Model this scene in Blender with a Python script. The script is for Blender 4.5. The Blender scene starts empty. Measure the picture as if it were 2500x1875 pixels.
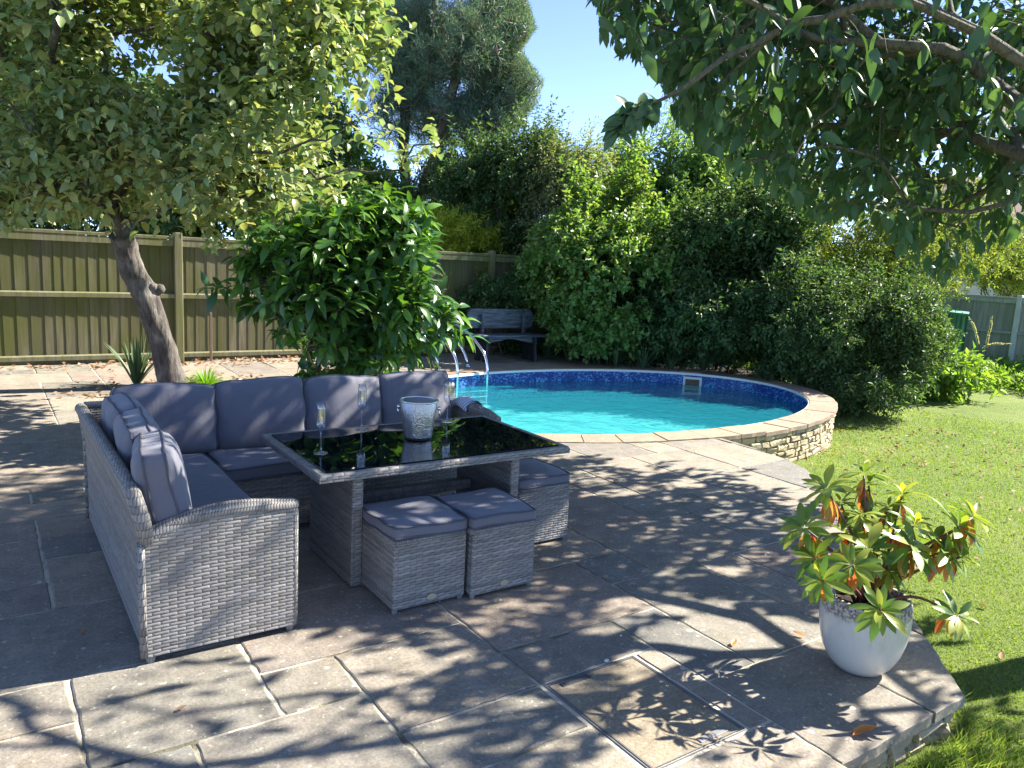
import bpy, math, random
import numpy as np
from mathutils import Vector, Matrix

# ------------------------------------------------------------------ camera, sky, sun, exposure
S = bpy.context.scene
COL = S.collection
R = math.radians
AZ = R(34.8)                      # world x runs along the paving joints, y across them
CA, SA = math.cos(AZ), math.sin(AZ)
PITCH, ROLL, F, CAMH = R(9.292), R(3.043), 1.8875, 1.6


def basis():
    def tw(v):
        x, y, z = v
        return np.array([x * CA + y * SA, -x * SA + y * CA, z])
    fwd = np.array([0, math.cos(PITCH), -math.sin(PITCH)])
    up = np.array([0, math.sin(PITCH), math.cos(PITCH)])
    rt = np.array([1.0, 0, 0])
    c, s = math.cos(ROLL), math.sin(ROLL)
    return tw(c * rt + s * up), tw(-s * rt + c * up), tw(fwd)


BR, BU, BF = basis()
cam_d = bpy.data.cameras.new('camera')
cam = bpy.data.objects.new('camera', cam_d)
COL.objects.link(cam)
cam_d.sensor_width = 36
cam_d.lens = F * 1000 / 2500 * 36
cam_d.clip_end = 500
cam_d.clip_start = 0.05
cam.matrix_world = Matrix(((BR[0], BU[0], -BF[0], 0), (BR[1], BU[1], -BF[1], 0), (BR[2], BU[2], -BF[2], CAMH), (0, 0, 0, 1)))
S.camera = cam


def at(px, py, Y):
    """world point at picture point (px, py of a 2212 wide picture) and distance Y ahead"""
    d = (px * 1.1302 - 1250) * BR - (py * 1.1302 - 937.5) * BU + 1887.5 * BF
    return np.array([0, 0, CAMH]) + d * (Y / (d[0] * SA + d[1] * CA))


def pix(p):
    """where world points fall in the picture (2212 wide)"""
    p = np.asarray(p, float) - np.array([0, 0, CAMH])
    z = p @ BF
    z = np.where(z > 0.2, z, 0.2)
    return (1250 + 1887.5 * (p @ BR) / z) / 1.1302, (937.5 - 1887.5 * (p @ BU) / z) / 1.1302, p @ BF


SUN_AZ, SUN_EL = R(-9.5), R(40)
world = bpy.data.worlds.new('World')
S.world = world
world.use_nodes = True
wn = world.node_tree.nodes
sky = wn.new('ShaderNodeTexSky')
sky.sky_type = 'NISHITA'
sky.sun_disc = False
sky.sun_elevation = SUN_EL
sky.sun_rotation = math.pi / 2 - SUN_AZ
sky.air_density = 0.45
sky.dust_density = 0.0
sky.ozone_density = 5.0
sky.altitude = 3000
wn['Background'].inputs[1].default_value = 0.135
hs_ = wn.new('ShaderNodeHueSaturation')
hs_.inputs['Saturation'].default_value = 0.88
world.node_tree.links.new(sky.outputs[0], hs_.inputs['Color'])
world.node_tree.links.new(hs_.outputs[0], wn['Background'].inputs[0])
sd = bpy.data.lights.new('sun', 'SUN')
sd.energy = 4.2
sd.angle = R(0.53)
sd.color = (1.0, 0.94, 0.84)
sun = bpy.data.objects.new('sun', sd)
COL.objects.link(sun)
sdir = Vector((math.cos(SUN_AZ) * math.cos(SUN_EL), math.sin(SUN_AZ) * math.cos(SUN_EL), math.sin(SUN_EL)))
sun.rotation_euler = sdir.to_track_quat('Z', 'Y').to_euler()
sun.location = sdir * 30
S.view_settings.view_transform = 'Standard'
S.view_settings.look = 'None'
S.view_settings.exposure = 2.12
S.view_settings.gamma = 1
cy = S.cycles
cy.max_bounces = 10
cy.diffuse_bounces = 4
cy.glossy_bounces = 4
cy.transmission_bounces = 8
cy.transparent_max_bounces = 16
cy.caustics_reflective = False
cy.caustics_refractive = False
cy.sample_clamp_indirect = 6
cy.use_denoising = True

# ------------------------------------------------------------------ node helpers


class NT:
    def __init__(s, name):
        s.mat = bpy.data.materials.new(name)
        s.mat.use_nodes = True
        s.t = s.mat.node_tree
        s.b = s.t.nodes['Principled BSDF']
        s.out = s.t.nodes['Material Output']

    def n(s, typ, **k):
        nd = s.t.nodes.new('ShaderNode' + typ)
        for a, v in k.items():
            setattr(nd, a, v)
        return nd

    def l(s, a, b):
        s.t.links.new(a, b)

    def set(s, nd, key, v):
        if hasattr(v, 'links') or hasattr(v, 'is_output'):
            s.l(v, nd.inputs[key])
        else:
            nd.inputs[key].default_value = v

    def m(s, op, a, b=0.0, c=None):
        nd = s.n('Math', operation=op)
        s.set(nd, 0, a)
        s.set(nd, 1, b)
        if c is not None:
            s.set(nd, 2, c)
        return nd.outputs[0]

    def mix(s, f, a, b, mode='MIX'):
        nd = s.n('MixRGB', blend_type=mode)
        s.set(nd, 0, f)
        for i, v in ((1, a), (2, b)):
            if isinstance(v, tuple):
                nd.inputs[i].default_value = (*v[:3], 1)
            else:
                s.l(v, nd.inputs[i])
        return nd.outputs[0]

    def ramp(s, f, stops, interp='LINEAR'):
        nd = s.n('ValToRGB')
        nd.color_ramp.interpolation = interp
        e = nd.color_ramp.elements
        while len(e) < len(stops):
            e.new(0.5)
        for i, (p, c) in enumerate(stops):
            e[i].position = p
            e[i].color = (*c[:3], 1) if isinstance(c, tuple) else (c, c, c, 1)
        s.l(f, nd.inputs[0])
        return nd.outputs[0]

    def noise(s, scale, detail=4, rough=0.55, vec=None, out=0, dist=0.0):
        nd = s.n('TexNoise')
        nd.inputs['Scale'].default_value = scale
        nd.inputs['Detail'].default_value = detail
        nd.inputs['Roughness'].default_value = rough
        nd.inputs['Distortion'].default_value = dist
        if vec is None:
            vec = s.obj()
        s.l(vec, nd.inputs['Vector'])
        return nd.outputs[out]

    def obj(s):
        if not hasattr(s, '_g'):
            s._g = s.n('NewGeometry').outputs['Position']
        return s._g

    def scaled(s, sc, rot=(0, 0, 0), loc=(0, 0, 0)):
        nd = s.n('Mapping')
        nd.inputs['Scale'].default_value = sc
        nd.inputs['Rotation'].default_value = rot
        nd.inputs['Location'].default_value = loc
        s.l(s.obj(), nd.inputs[0])
        return nd.outputs[0]

    def bump(s, h, strength=0.5, dist=0.01):
        nd = s.n('Bump')
        nd.inputs['Strength'].default_value = strength
        nd.inputs['Distance'].default_value = dist
        s.l(h, nd.inputs['Height'])
        s.l(nd.outputs[0], s.b.inputs['Normal'])
        return nd.outputs[0]

    def rough(s, v):
        s.set(s.b, 'Roughness', v)

    def base(s, v):
        if isinstance(v, tuple):
            s.b.inputs['Base Color'].default_value = (*v[:3], 1)
        else:
            s.l(v, s.b.inputs['Base Color'])

    def island(s):
        return s.n('NewGeometry').outputs['Random Per Island']


def simple(name, col, rough=0.6, metal=0.0, spec=0.5, var=0.12, nscale=8, bump=0.0, bscale=60):
    t = NT(name)
    nz = t.noise(nscale, 5)
    c = t.mix(nz, tuple(x * (1 - var) for x in col), tuple(min(1, x * (1 + var)) for x in col))
    t.base(c)
    t.rough(rough)
    t.b.inputs['Metallic'].default_value = metal
    t.b.inputs['Specular IOR Level'].default_value = spec
    if bump:
        t.bump(t.noise(bscale, 4), bump, 0.004)
    return t.mat


def leaf_mat(name, cols, trans=0.35, rough=0.45, spec=0.4, tcol=None, tbright=1.6):
    t = NT(name)
    r = t.island()
    n = len(cols)
    c = t.ramp(r, [(i / max(1, n - 1) if n > 1 else 0, c) for i, c in enumerate(cols)])
    nz = t.noise(0.9, 2)
    c = t.mix(t.m('MULTIPLY', nz, 0.45), c, t.mix(0.5, c, cols[0]))
    t.base(c)
    t.rough(rough)
    t.b.inputs['Specular IOR Level'].default_value = spec
    tr = t.n('BsdfTranslucent')
    tc = t.mix(1.0, c, tuple(tbright * x for x in (tcol or (1.15, 1.2, 0.45))), 'MULTIPLY')
    t.l(tc, tr.inputs[0])
    ms = t.n('MixShader')
    ms.inputs[0].default_value = trans
    t.l(t.b.outputs[0], ms.inputs[1])
    t.l(tr.outputs[0], ms.inputs[2])
    t.l(ms.outputs[0], t.out.inputs[0])
    return t.mat


def bark_mat(name, c1, c2, c3, scale=18):
    t = NT(name)
    v = t.scaled((1, 1, 0.25))
    a = t.noise(scale, 8, 0.65, v)
    b = t.noise(scale * 0.22, 4)
    c = t.mix(t.ramp(b, [(0.42, 0.0), (0.6, 1.0)]), t.ramp(a, [(0.3, c1), (0.7, c2)]), t.ramp(a, [(0.35, c1), (0.62, c3)]))
    t.base(c)
    t.rough(0.9)
    t.bump(a, 1.0, 0.03)
    return t.mat


def wicker_mat(name, tint=(1, 1, 1), rh=0.0138, cw=0.06, gloss=0.5):
    t = NT(name)
    uvn = t.n('UVMap')
    sp = t.n('SeparateXYZ')
    t.l(uvn.outputs[0], sp.inputs[0])
    x, y = sp.outputs[0], sp.outputs[1]
    # strands droop a little at random
    wob = t.m('MULTIPLY', t.m('SUBTRACT', t.noise(9, 2), 0.5), 0.006)
    row = t.m('DIVIDE', t.m('ADD', y, wob), rh)
    rf = t.m('FLOOR', row)
    fy = t.m('FRACT', row)
    xs = t.m('ADD', t.m('DIVIDE', x, cw), t.m('MULTIPLY', t.m('MODULO', rf, 2.0), 0.5))
    fx = t.m('FRACT', xs)
    cell = t.m('FLOOR', xs)
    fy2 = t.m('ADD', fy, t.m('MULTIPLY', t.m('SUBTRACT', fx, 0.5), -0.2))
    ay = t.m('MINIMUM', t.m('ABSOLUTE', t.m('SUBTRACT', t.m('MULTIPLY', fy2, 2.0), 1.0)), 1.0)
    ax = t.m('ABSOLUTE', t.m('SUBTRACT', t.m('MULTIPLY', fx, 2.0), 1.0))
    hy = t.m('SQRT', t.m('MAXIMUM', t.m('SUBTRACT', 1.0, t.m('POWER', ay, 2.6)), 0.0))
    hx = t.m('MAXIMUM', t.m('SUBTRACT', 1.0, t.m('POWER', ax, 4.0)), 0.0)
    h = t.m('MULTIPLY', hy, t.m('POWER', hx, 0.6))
    cmb = t.n('CombineXYZ')
    t.l(cell, cmb.inputs[0])
    t.l(rf, cmb.inputs[1])
    wnz = t.n('TexWhiteNoise')
    t.l(cmb.outputs[0], wnz.inputs['Vector'])
    rowc = t.n('TexWhiteNoise', noise_dimensions='1D')
    t.l(rf, rowc.inputs['W'])
    mixv = t.m('ADD', t.m('MULTIPLY', wnz.outputs[0], 0.45), t.m('MULTIPLY', rowc.outputs[0], 0.55))
    k = lambda c: tuple(a * b for a, b in zip(c, tint))
    strand = t.ramp(mixv, [(0.0, k((0.16, 0.148, 0.133))), (0.4, k((0.225, 0.21, 0.19))), (0.7, k((0.28, 0.262, 0.238))), (1.0, k((0.345, 0.325, 0.295)))])
    col = t.mix(t.ramp(h, [(0.06, 0.0), (0.32, 1.0)]), k((0.07, 0.066, 0.06)), strand)  # gaps between strands darkened in the colour: see-through holes plus occlusion shade
    t.base(col)
    t.rough(gloss)
    t.b.inputs['Specular IOR Level'].default_value = 0.35
    t.bump(h, 0.9, 0.005)
    return t.mat


# ------------------------------------------------------------------ mesh builder
class MB:
    def __init__(s):
        s.v, s.f, s.n = [], [], 0

    def add(s, verts, faces):
        verts = np.asarray(verts, float).reshape(-1, 3)
        s.v.append(verts)
        b = s.n
        s.f.extend([tuple(i + b for i in f) for f in faces])
        s.n += len(verts)
        return s

    def xf(s, M, start=0):
        """transform everything added so far"""
        M = np.array(M)
        s.v = [(v @ M[:3, :3].T + M[:3, 3]) for v in s.v]
        return s

    def merge(s, o):
        for v in o.v:
            s.v.append(v)
        s.f.extend([tuple(i + s.n for i in f) for f in o.f])
        s.n += o.n
        return s

    def box(s, a, b, bev=0.0):
        x0, y0, z0 = a
        x1, y1, z1 = b
        if bev <= 0:
            v = [(x0, y0, z0), (x1, y0, z0), (x1, y1, z0), (x0, y1, z0), (x0, y0, z1), (x1, y0, z1), (x1, y1, z1), (x0, y1, z1)]
            return s.add(v, [(0, 3, 2, 1), (4, 5, 6, 7), (0, 1, 5, 4), (1, 2, 6, 5), (2, 3, 7, 6), (3, 0, 4, 7)])
        c = [(x0 + x1) / 2, (y0 + y1) / 2, (z0 + z1) / 2]
        h = [(x1 - x0) / 2, (y1 - y0) / 2, (z1 - z0) / 2]
        verts, idx = [], {}
        for sx in (-1, 1):
            for sy in (-1, 1):
                for sz in (-1, 1):
                    for ax in range(3):
                        p = [c[0] + sx * (h[0] - bev), c[1] + sy * (h[1] - bev), c[2] + sz * (h[2] - bev)]
                        p[ax] += (sx, sy, sz)[ax] * bev
                        idx[(sx, sy, sz, ax)] = len(verts)
                        verts.append(p)
        F_ = []
        g = lambda *k: idx[k]
        for q in (-1, 1):
            a_ = [g(q, -1, -1, 0), g(q, 1, -1, 0), g(q, 1, 1, 0), g(q, -1, 1, 0)]
            F_.append(a_ if q > 0 else a_[::-1])
            a_ = [g(-1, q, -1, 1), g(-1, q, 1, 1), g(1, q, 1, 1), g(1, q, -1, 1)]
            F_.append(a_ if q > 0 else a_[::-1])
            a_ = [g(-1, -1, q, 2), g(1, -1, q, 2), g(1, 1, q, 2), g(-1, 1, q, 2)]
            F_.append(a_ if q > 0 else a_[::-1])
        for i in (-1, 1):
            for j in (-1, 1):
                F_.append((g(i, j, -1, 0), g(i, j, -1, 1), g(i, j, 1, 1), g(i, j, 1, 0)))
                F_.append((g(i, -1, j, 0), g(i, -1, j, 2), g(i, 1, j, 2), g(i, 1, j, 0)))
                F_.append((g(-1, i, j, 1), g(-1, i, j, 2), g(1, i, j, 2), g(1, i, j, 1)))
                for k in (-1, 1):
                    F_.append((g(i, j, k, 0), g(i, j, k, 1), g(i, j, k, 2)))
        return s.add(verts, F_)

    def tube(s, pts, rad, n=8, caps=True):
        pts = [np.array(p, float) for p in pts]
        if not hasattr(rad, '__len__'):
            rad = [rad] * len(pts)
        rings = []
        ref = None
        for i, p in enumerate(pts):
            a = pts[max(0, i - 1)]
            b = pts[min(len(pts) - 1, i + 1)]
            d = b - a
            d = d / (np.linalg.norm(d) + 1e-9)
            if ref is None:
                ref = np.array([0, 0, 1.0]) if abs(d[2]) < 0.9 else np.array([1.0, 0, 0])
            x = np.cross(ref, d)
            x /= (np.linalg.norm(x) + 1e-9)
            y = np.cross(d, x)
            ref = y
            for k in range(n):
                t = 2 * math.pi * k / n
                rings.append(p + rad[i] * (math.cos(t) * x + math.sin(t) * y))
        F_ = []
        m = len(pts)
        for i in range(m - 1):
            for k in range(n):
                F_.append((i * n + k, i * n + (k + 1) % n, (i + 1) * n + (k + 1) % n, (i + 1) * n + k))
        if caps:
            F_.append(tuple(range(n))[::-1])
            F_.append(tuple((m - 1) * n + k for k in range(n)))
        return s.add(rings, F_)

    def lathe(s, prof, n=32, c=(0, 0, 0), closed=False):
        v = []
        for r, z in prof:
            for k in range(n):
                t = 2 * math.pi * k / n
                v.append((c[0] + r * math.cos(t), c[1] + r * math.sin(t), c[2] + z))
        F_ = []
        m = len(prof)
        for i in range(m - 1 + (1 if closed else 0)):
            j = (i + 1) % m
            for k in range(n):
                F_.append((i * n + k, i * n + (k + 1) % n, j * n + (k + 1) % n, j * n + k))
        if not closed:
            if prof[0][0] > 1e-6:
                F_.append(tuple(range(n))[::-1])
            if prof[-1][0] > 1e-6:
                F_.append(tuple((m - 1) * n + k for k in range(n)))
        return s.add(v, F_)

    def prism(s, poly, z0, z1):
        """poly: list of (x,y) counter-clockwise"""
        n = len(poly)
        v = [(x, y, z0) for x, y in poly] + [(x, y, z1) for x, y in poly]
        return s.add(v, [tuple(range(n))[::-1], tuple(range(n, 2 * n))] + [(i, (i + 1) % n, n + (i + 1) % n, n + i) for i in range(n)])

    def mesh(s, name):
        me = bpy.data.meshes.new(name)
        V = np.concatenate(s.v) if s.v else np.zeros((0, 3))
        me.from_pydata(V.tolist(), [], s.f)
        return me


def np_mesh(name, V, tris=None, quads=None):
    me = bpy.data.meshes.new(name)
    V = np.asarray(V, np.float32)
    nt = 0 if tris is None else len(tris)
    nq = 0 if quads is None else len(quads)
    me.vertices.add(len(V))
    me.vertices.foreach_set('co', V.ravel())
    idx = []
    if nt:
        idx.append(np.asarray(tris, np.int32).ravel())
    if nq:
        idx.append(np.asarray(quads, np.int32).ravel())
    idx = np.concatenate(idx)
    me.loops.add(len(idx))
    me.loops.foreach_set('vertex_index', idx)
    me.polygons.add(nt + nq)
    st = np.concatenate([np.arange(nt) * 3, nt * 3 + np.arange(nq) * 4]).astype(np.int32)
    me.polygons.foreach_set('loop_start', st)
    me.update(calc_edges=True)
    me.validate()
    return me


def box_uv(me, loc=(0, 0, 0)):
    uvl = me.uv_layers.new(name='UVMap')
    n = len(me.loops)
    co = np.zeros(len(me.vertices) * 3)
    me.vertices.foreach_get('co', co)
    co = co.reshape(-1, 3) + np.array(loc)
    out = np.zeros((n, 2))
    for p in me.polygons:
        nx, ny, nz = (abs(c) for c in p.normal)
        for li in p.loop_indices:
            c = co[me.loops[li].vertex_index]
            if nz > 0.75:
                out[li] = (c[0], c[1])
            elif nx > ny:
                out[li] = (c[1], c[2])
            else:
                out[li] = (c[0], c[2])
    uvl.data.foreach_set('uv', out.ravel())


ROOT = {}


def link(name, me, mat, parent=None, smooth=False, uv=False, origin=None):
    """link mesh (world coordinates) as an object; under a thing it is moved into the thing's frame"""
    o = bpy.data.objects.new(name, me)
    COL.objects.link(o)
    if isinstance(mat, (list, tuple)):
        for m_ in mat:
            me.materials.append(m_)
    elif mat is not None:
        me.materials.append(mat)
    if uv:
        box_uv(me)
    off = None
    if parent is not None:
        off = ROOT.get(parent.name, np.zeros(3))
        o.parent = parent
        ROOT[o.name] = off
    elif origin is not None:
        off = np.array(origin, float)
        o.location = origin
        ROOT[o.name] = off
    if off is not None and np.any(off):
        me.transform(Matrix.Translation(tuple(-off)))
    if smooth:
        me.polygons.foreach_set('use_smooth', [True] * len(me.polygons))
    return o


def part(name, mb, mat, parent=None, smooth=False, uv=False, origin=None):
    return link(name, mb.mesh(name), mat, parent, smooth, uv, origin)


def tag(o, label, cat, group=None):
    o['label'] = label
    o['category'] = cat
    if group:
        o['group'] = group
    return o


def thing(name, label, cat, loc=(0, 0, 0), group=None):
    o = bpy.data.objects.new(name, None)
    COL.objects.link(o)
    o.location = tuple(float(c) for c in loc)
    o.empty_display_size = 0.1
    ROOT[o.name] = np.array(loc, float)
    return tag(o, label, cat, group)


def structure(o):
    o['kind'] = 'structure'
    return o


def stuff(o, label=None, cat=None):
    o['kind'] = 'stuff'
    if label:
        tag(o, label, cat)
    return o


def nrm(a):
    return a / (np.linalg.norm(a, axis=-1, keepdims=True) + 1e-9)


# ------------------------------------------------------------------ foliage
def leaf_geo(P, D, N, L, W, fold=0.25, curl=0.25, hi=True, width_at=0.4):
    """P base points, D leaf directions, N leaf normals, L lengths, W widths"""
    n = len(P)
    D = nrm(D)
    N = N - (N * D).sum(1, keepdims=True) * D
    N = nrm(N)
    X = np.cross(D, N)
    L = np.broadcast_to(L, (n,))[:, None]
    W = np.broadcast_to(W, (n,))[:, None]
    fold = np.broadcast_to(fold, (n,))[:, None]
    curl = np.broadcast_to(curl, (n,))[:, None]
    if hi:
        rows = int(hi) if hi is not True else 3
        # rows of three points between the base and the tip, outline widest at width_at
        ts = np.linspace(0.13, 0.87, rows)
        k_ = math.log(0.5) / math.log(width_at)

        def pt(t, w, up):
            return P + D * (L * t) - N * (curl * L * t * t) + X * (W * w) + N * (fold * W * abs(w) * 2 * up)
        cols = [pt(0, 0, 0)]
        for t in ts:
            w = 0.5 * math.sin(math.pi * t ** k_) ** 0.8
            cols += [pt(t, w, 1), pt(t, 0, 0), pt(t, -w, 1)]
        cols.append(pt(1, 0, 0))
        m = len(cols)
        V = np.stack(cols, 1).reshape(-1, 3)
        o = (np.arange(n) * m)[:, None]
        tr = np.concatenate([o + np.array([[0, 1, 2]]), o + np.array([[0, 2, 3]]), o + np.array([[m - 1, m - 3, m - 4]]), o + np.array([[m - 1, m - 2, m - 3]])])
        qd = []
        for r in range(rows - 1):
            b = 1 + 3 * r
            qd += [o + np.array([[b, b + 3, b + 4, b + 1]]), o + np.array([[b + 1, b + 4, b + 5, b + 2]])]
        return V, tr, (np.concatenate(qd) if qd else None)
    V = np.stack([P, P + D * L * width_at + X * W * 0.5 + N * fold * W, P + D * L - N * curl * L, P + D * L * width_at - X * W * 0.5 + N * fold * W], 1).reshape(-1, 3)
    o = (np.arange(n) * 4)[:, None]
    tr = np.concatenate([o + np.array([[0, 1, 2]]), o + np.array([[0, 2, 3]])])
    return V, tr, None


def sticks(P0, P1, r0, r1, k=3):
    n = len(P0)
    d = nrm(P1 - P0)
    ref = np.where(np.abs(d[:, 2:3]) < 0.9, np.array([[0, 0, 1.0]]), np.array([[1.0, 0, 0]]))
    x = nrm(np.cross(ref, d))
    y = np.cross(d, x)
    r0 = np.broadcast_to(r0, (n,))[:, None]
    r1 = np.broadcast_to(r1, (n,))[:, None]
    V = []
    for P, r in ((P0, r0), (P1, r1)):
        for j in range(k):
            t = 2 * math.pi * j / k
            V.append(P + r * (math.cos(t) * x + math.sin(t) * y))
    V = np.stack(V, 1).reshape(-1, 3)
    o = (np.arange(n) * 2 * k)[:, None]
    Q = np.concatenate([o + np.array([[j, (j + 1) % k, k + (j + 1) % k, k + j]]) for j in range(k)])
    return V, Q


def sample_blobs(blobs, n, rng, shell=2.2, gap=0.0, keep=None, gs=1.7):
    """blobs: (x,y,z,rx,ry,rz[,weight]); returns points and outward directions"""
    B = np.array([b[:6] for b in blobs], float)
    w = np.array([(b[6] if len(b) > 6 else 1) * (b[3] * b[4] * b[5]) ** 0.75 for b in blobs])
    out_p, out_d, tot = [], [], 0
    ph = rng.uniform(0, 6, 6)
    for _ in range(30):
        m = max(200, int((n - tot) * 2.5))
        i = rng.choice(len(B), m, p=w / w.sum())
        d = nrm(rng.normal(size=(m, 3)))
        r = rng.uniform(0.02, 1, m) ** (1 / shell)
        p = B[i, :3] + d * r[:, None] * B[i, 3:]
        ok = np.ones(m, bool)
        if gap > 0:
            q = p * gs
            f = np.sin(q[:, 0] * 1.9 + ph[0] + 1.3 * np.sin(q[:, 1] * 1.1 + ph[1])) + np.sin(q[:, 1] * 2.3 + ph[2] + np.sin(q[:, 2] * 1.7 + ph[3])) + np.sin(q[:, 2] * 2.1 + ph[4] + np.sin(q[:, 0] * 1.3 + ph[5]))
            ok &= f > (-3 + 6 * gap) * 0.62 - 0.4
        if keep is not None:
            ok &= keep(p)
        out_p.append(p[ok])
        out_d.append(d[ok])
        tot += ok.sum()
        if tot >= n:
            break
    p = np.concatenate(out_p)[:n]
    d = np.concatenate(out_d)[:n]
    return p, d


def twig_leaves(A, O, rng, twigs=3, k=8, tl=0.3, ll=0.08, lw=0.05, up=0.25, out=0.6, droop=0.1, spread=0.9, fold=0.2, curl=0.2, hi=True,
                face=0.6, jit=0.35, lvar=0.25, width_at=0.4, start=0.15, stick=0.003, tipcluster=False, keep=None):
    """leafy twigs growing from points A with outward hints O; returns leaf geo and twig geo"""
    n = len(A) * twigs
    A = np.repeat(A, twigs, 0) + rng.normal(size=(n, 3)) * 0.03
    O = np.repeat(O, twigs, 0)
    D = nrm(nrm(rng.normal(size=(n, 3))) * spread + O * out + np.array([0, 0, up]))
    Lt = tl * rng.uniform(0.6, 1.3, n)
    side = nrm(np.cross(D, nrm(rng.normal(size=(n, 3)))))
    bend = side * 0.25
    mid = A + D * Lt[:, None] * 0.5 + bend * Lt[:, None] * 0.3
    D2 = nrm(D - bend * 0.8 - np.array([0, 0, droop]))
    tip = mid + D2 * Lt[:, None] * 0.5
    km = keep(tip) if keep is not None else np.ones(n, bool)
    SV1, SQ1 = sticks(A[km], mid[km], stick, stick * 0.8)
    SV2, SQ2 = sticks(mid[km], tip[km], stick * 0.8, stick * 0.4)
    SV = np.concatenate([SV1, SV2])
    SQ = np.concatenate([SQ1, SQ2 + len(SV1)])
    t = np.linspace(start, 1.0, k)
    if tipcluster:
        t = 1 - (1 - t) * 0.35
    ang0 = rng.uniform(0, 6.28, n)
    Ps, Ds, Ns = [], [], []
    for j, tj in enumerate(t):
        tt = np.clip(tj + rng.uniform(-0.05, 0.05, n), 0, 1)[:, None]
        P = np.where(tt < 0.5, A + (mid - A) * tt * 2, mid + (tip - mid) * (tt - 0.5) * 2)
        d = np.where(tt < 0.5, D, D2)
        x = nrm(np.cross(d, np.array([0.12, 0.07, 1.0])))
        y = np.cross(x, d)
        a = ang0 + j * 2.4
        rad = np.cos(a)[:, None] * x + np.sin(a)[:, None] * y
        ld = nrm(d * (0.55 + 0.5 * (tj > 0.95)) + rad * 0.8 + np.array([0, 0, -droop]) + rng.normal(size=(n, 3)) * jit * 0.6)
        Ps.append(P)
        Ds.append(ld)
        Ns.append(nrm(np.array([0, 0, face]) + d * 0.4 + rng.normal(size=(n, 3)) * jit))
    P, D_, N_ = (np.concatenate(q) for q in (Ps, Ds, Ns))
    if keep is not None:
        ok = keep(P + D_ * ll * 0.7)
        P, D_, N_ = P[ok], D_[ok], N_[ok]
    m = len(P)
    L = ll * rng.uniform(1 - lvar, 1 + lvar, m)
    V, T, Q = leaf_geo(P + D_ * ll * 0.12, D_, N_, L, L * (lw / ll), fold, curl * rng.uniform(0.2, 1.8, m), hi, width_at)
    return (V, T, Q), (SV, SQ)


def grow(trunk, attractors, rng, sag=0.06, seg=3, pref=0.35, wob=0.06):
    """branch skeleton: trunk polyline first, then each point joined to the nearest node"""
    nodes = [np.array(p, float) for p in trunk]
    par = [-1] + list(range(len(trunk) - 1))
    dist = [0.0]
    for i in range(1, len(nodes)):
        dist.append(dist[-1] + np.linalg.norm(nodes[i] - nodes[i - 1]))
    first = max(1, len(trunk) - 2)
    top = nodes[-1]
    order = np.argsort(np.linalg.norm(attractors - top, axis=1))
    N = np.array(nodes)
    Dd = np.array(dist)
    for i in order:
        a = attractors[i]
        dd = np.linalg.norm(N[first:] - a, axis=1)
        c = dd + pref * (Dd[first:] - Dd[first])
        c = dd ** 1.35 + pref * (Dd[first:] - Dd[first])
        j = int(np.argmin(c)) + first
        p0 = N[j]
        L = np.linalg.norm(a - p0)
        m = max(1, min(seg, int(L / 0.18)))
        prev = j
        newn, newd = [], []
        for q in range(1, m + 1):
            t = q / m
            p = p0 + (a - p0) * t + np.array([0, 0, sag * L * 4 * t * (1 - t)]) + (rng.normal(size=3) * wob * L if q < m else 0)
            newn.append(p)
            newd.append(Dd[prev] + L / m)
            par.append(prev)
            prev = len(N) + len(newn) - 1
            Dd = np.append(Dd, newd[-1])
            # keep arrays in step
            N = np.vstack([N, p])
            prev = len(N) - 1
            newn.clear()
    par = np.array(par)
    cnt = np.ones(len(N))
    for i in range(len(N) - 1, 0, -1):
        if par[i] >= 0:
            cnt[par[i]] += cnt[i]
    return N, par, cnt


def branches_mesh(N, par, cnt, r_tip, r_max, skip, k=5, power=0.45):
    r = np.minimum(r_tip * cnt ** power, r_max)
    i = np.arange(len(N))
    ok = (par >= 0) & (i >= skip)
    a, b = par[ok], i[ok]
    r0 = np.minimum(r[a], r[b] * 1.25)
    # extend slightly so bends have no gaps
    P0, P1 = N[a], N[b]
    d = nrm(P1 - P0)
    return sticks(P0 - d * r0[:, None] * 0.3, P1 + d * r[b][:, None] * 0.3, r0, r[b], k)


def trunk_mb(pts, rad, n=14, seed=1, lump=0.12):
    rnd = random.Random(seed)
    P = [np.array(p, float) for p in pts]
    # resample by Catmull-Rom
    Q, RR = [], []
    for i in range(len(P) - 1):
        p0, p1, p2, p3 = P[max(0, i - 1)], P[i], P[i + 1], P[min(len(P) - 1, i + 2)]
        for s_ in range(8):
            t = s_ / 8
            Q.append(0.5 * ((2 * p1) + (-p0 + p2) * t + (2 * p0 - 5 * p1 + 4 * p2 - p3) * t * t + (-p0 + 3 * p1 - 3 * p2 + p3) * t ** 3))
            RR.append(rad[i] + (rad[i + 1] - rad[i]) * t)
    Q.append(P[-1])
    RR.append(rad[-1])
    mb = MB().tube(Q, RR, n)
    V = mb.v[0]
    ph = [rnd.uniform(0, 6) for _ in range(6)]
    for i in range(len(Q)):
        for k in range(n):
            a = 2 * math.pi * k / n
            f = 1 + lump * (0.6 * math.sin(3 * a + ph[0] + i * 0.35) + 0.5 * math.sin(5 * a + ph[1] - i * 0.5) + 0.5 * math.sin(2 * a + i * 0.9 + ph[2]) * 0.6) + rnd.uniform(-0.03, 0.03)
            j = i * n + k
            V[j] = Q[i] + (V[j] - Q[i]) * f
    return mb


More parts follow.
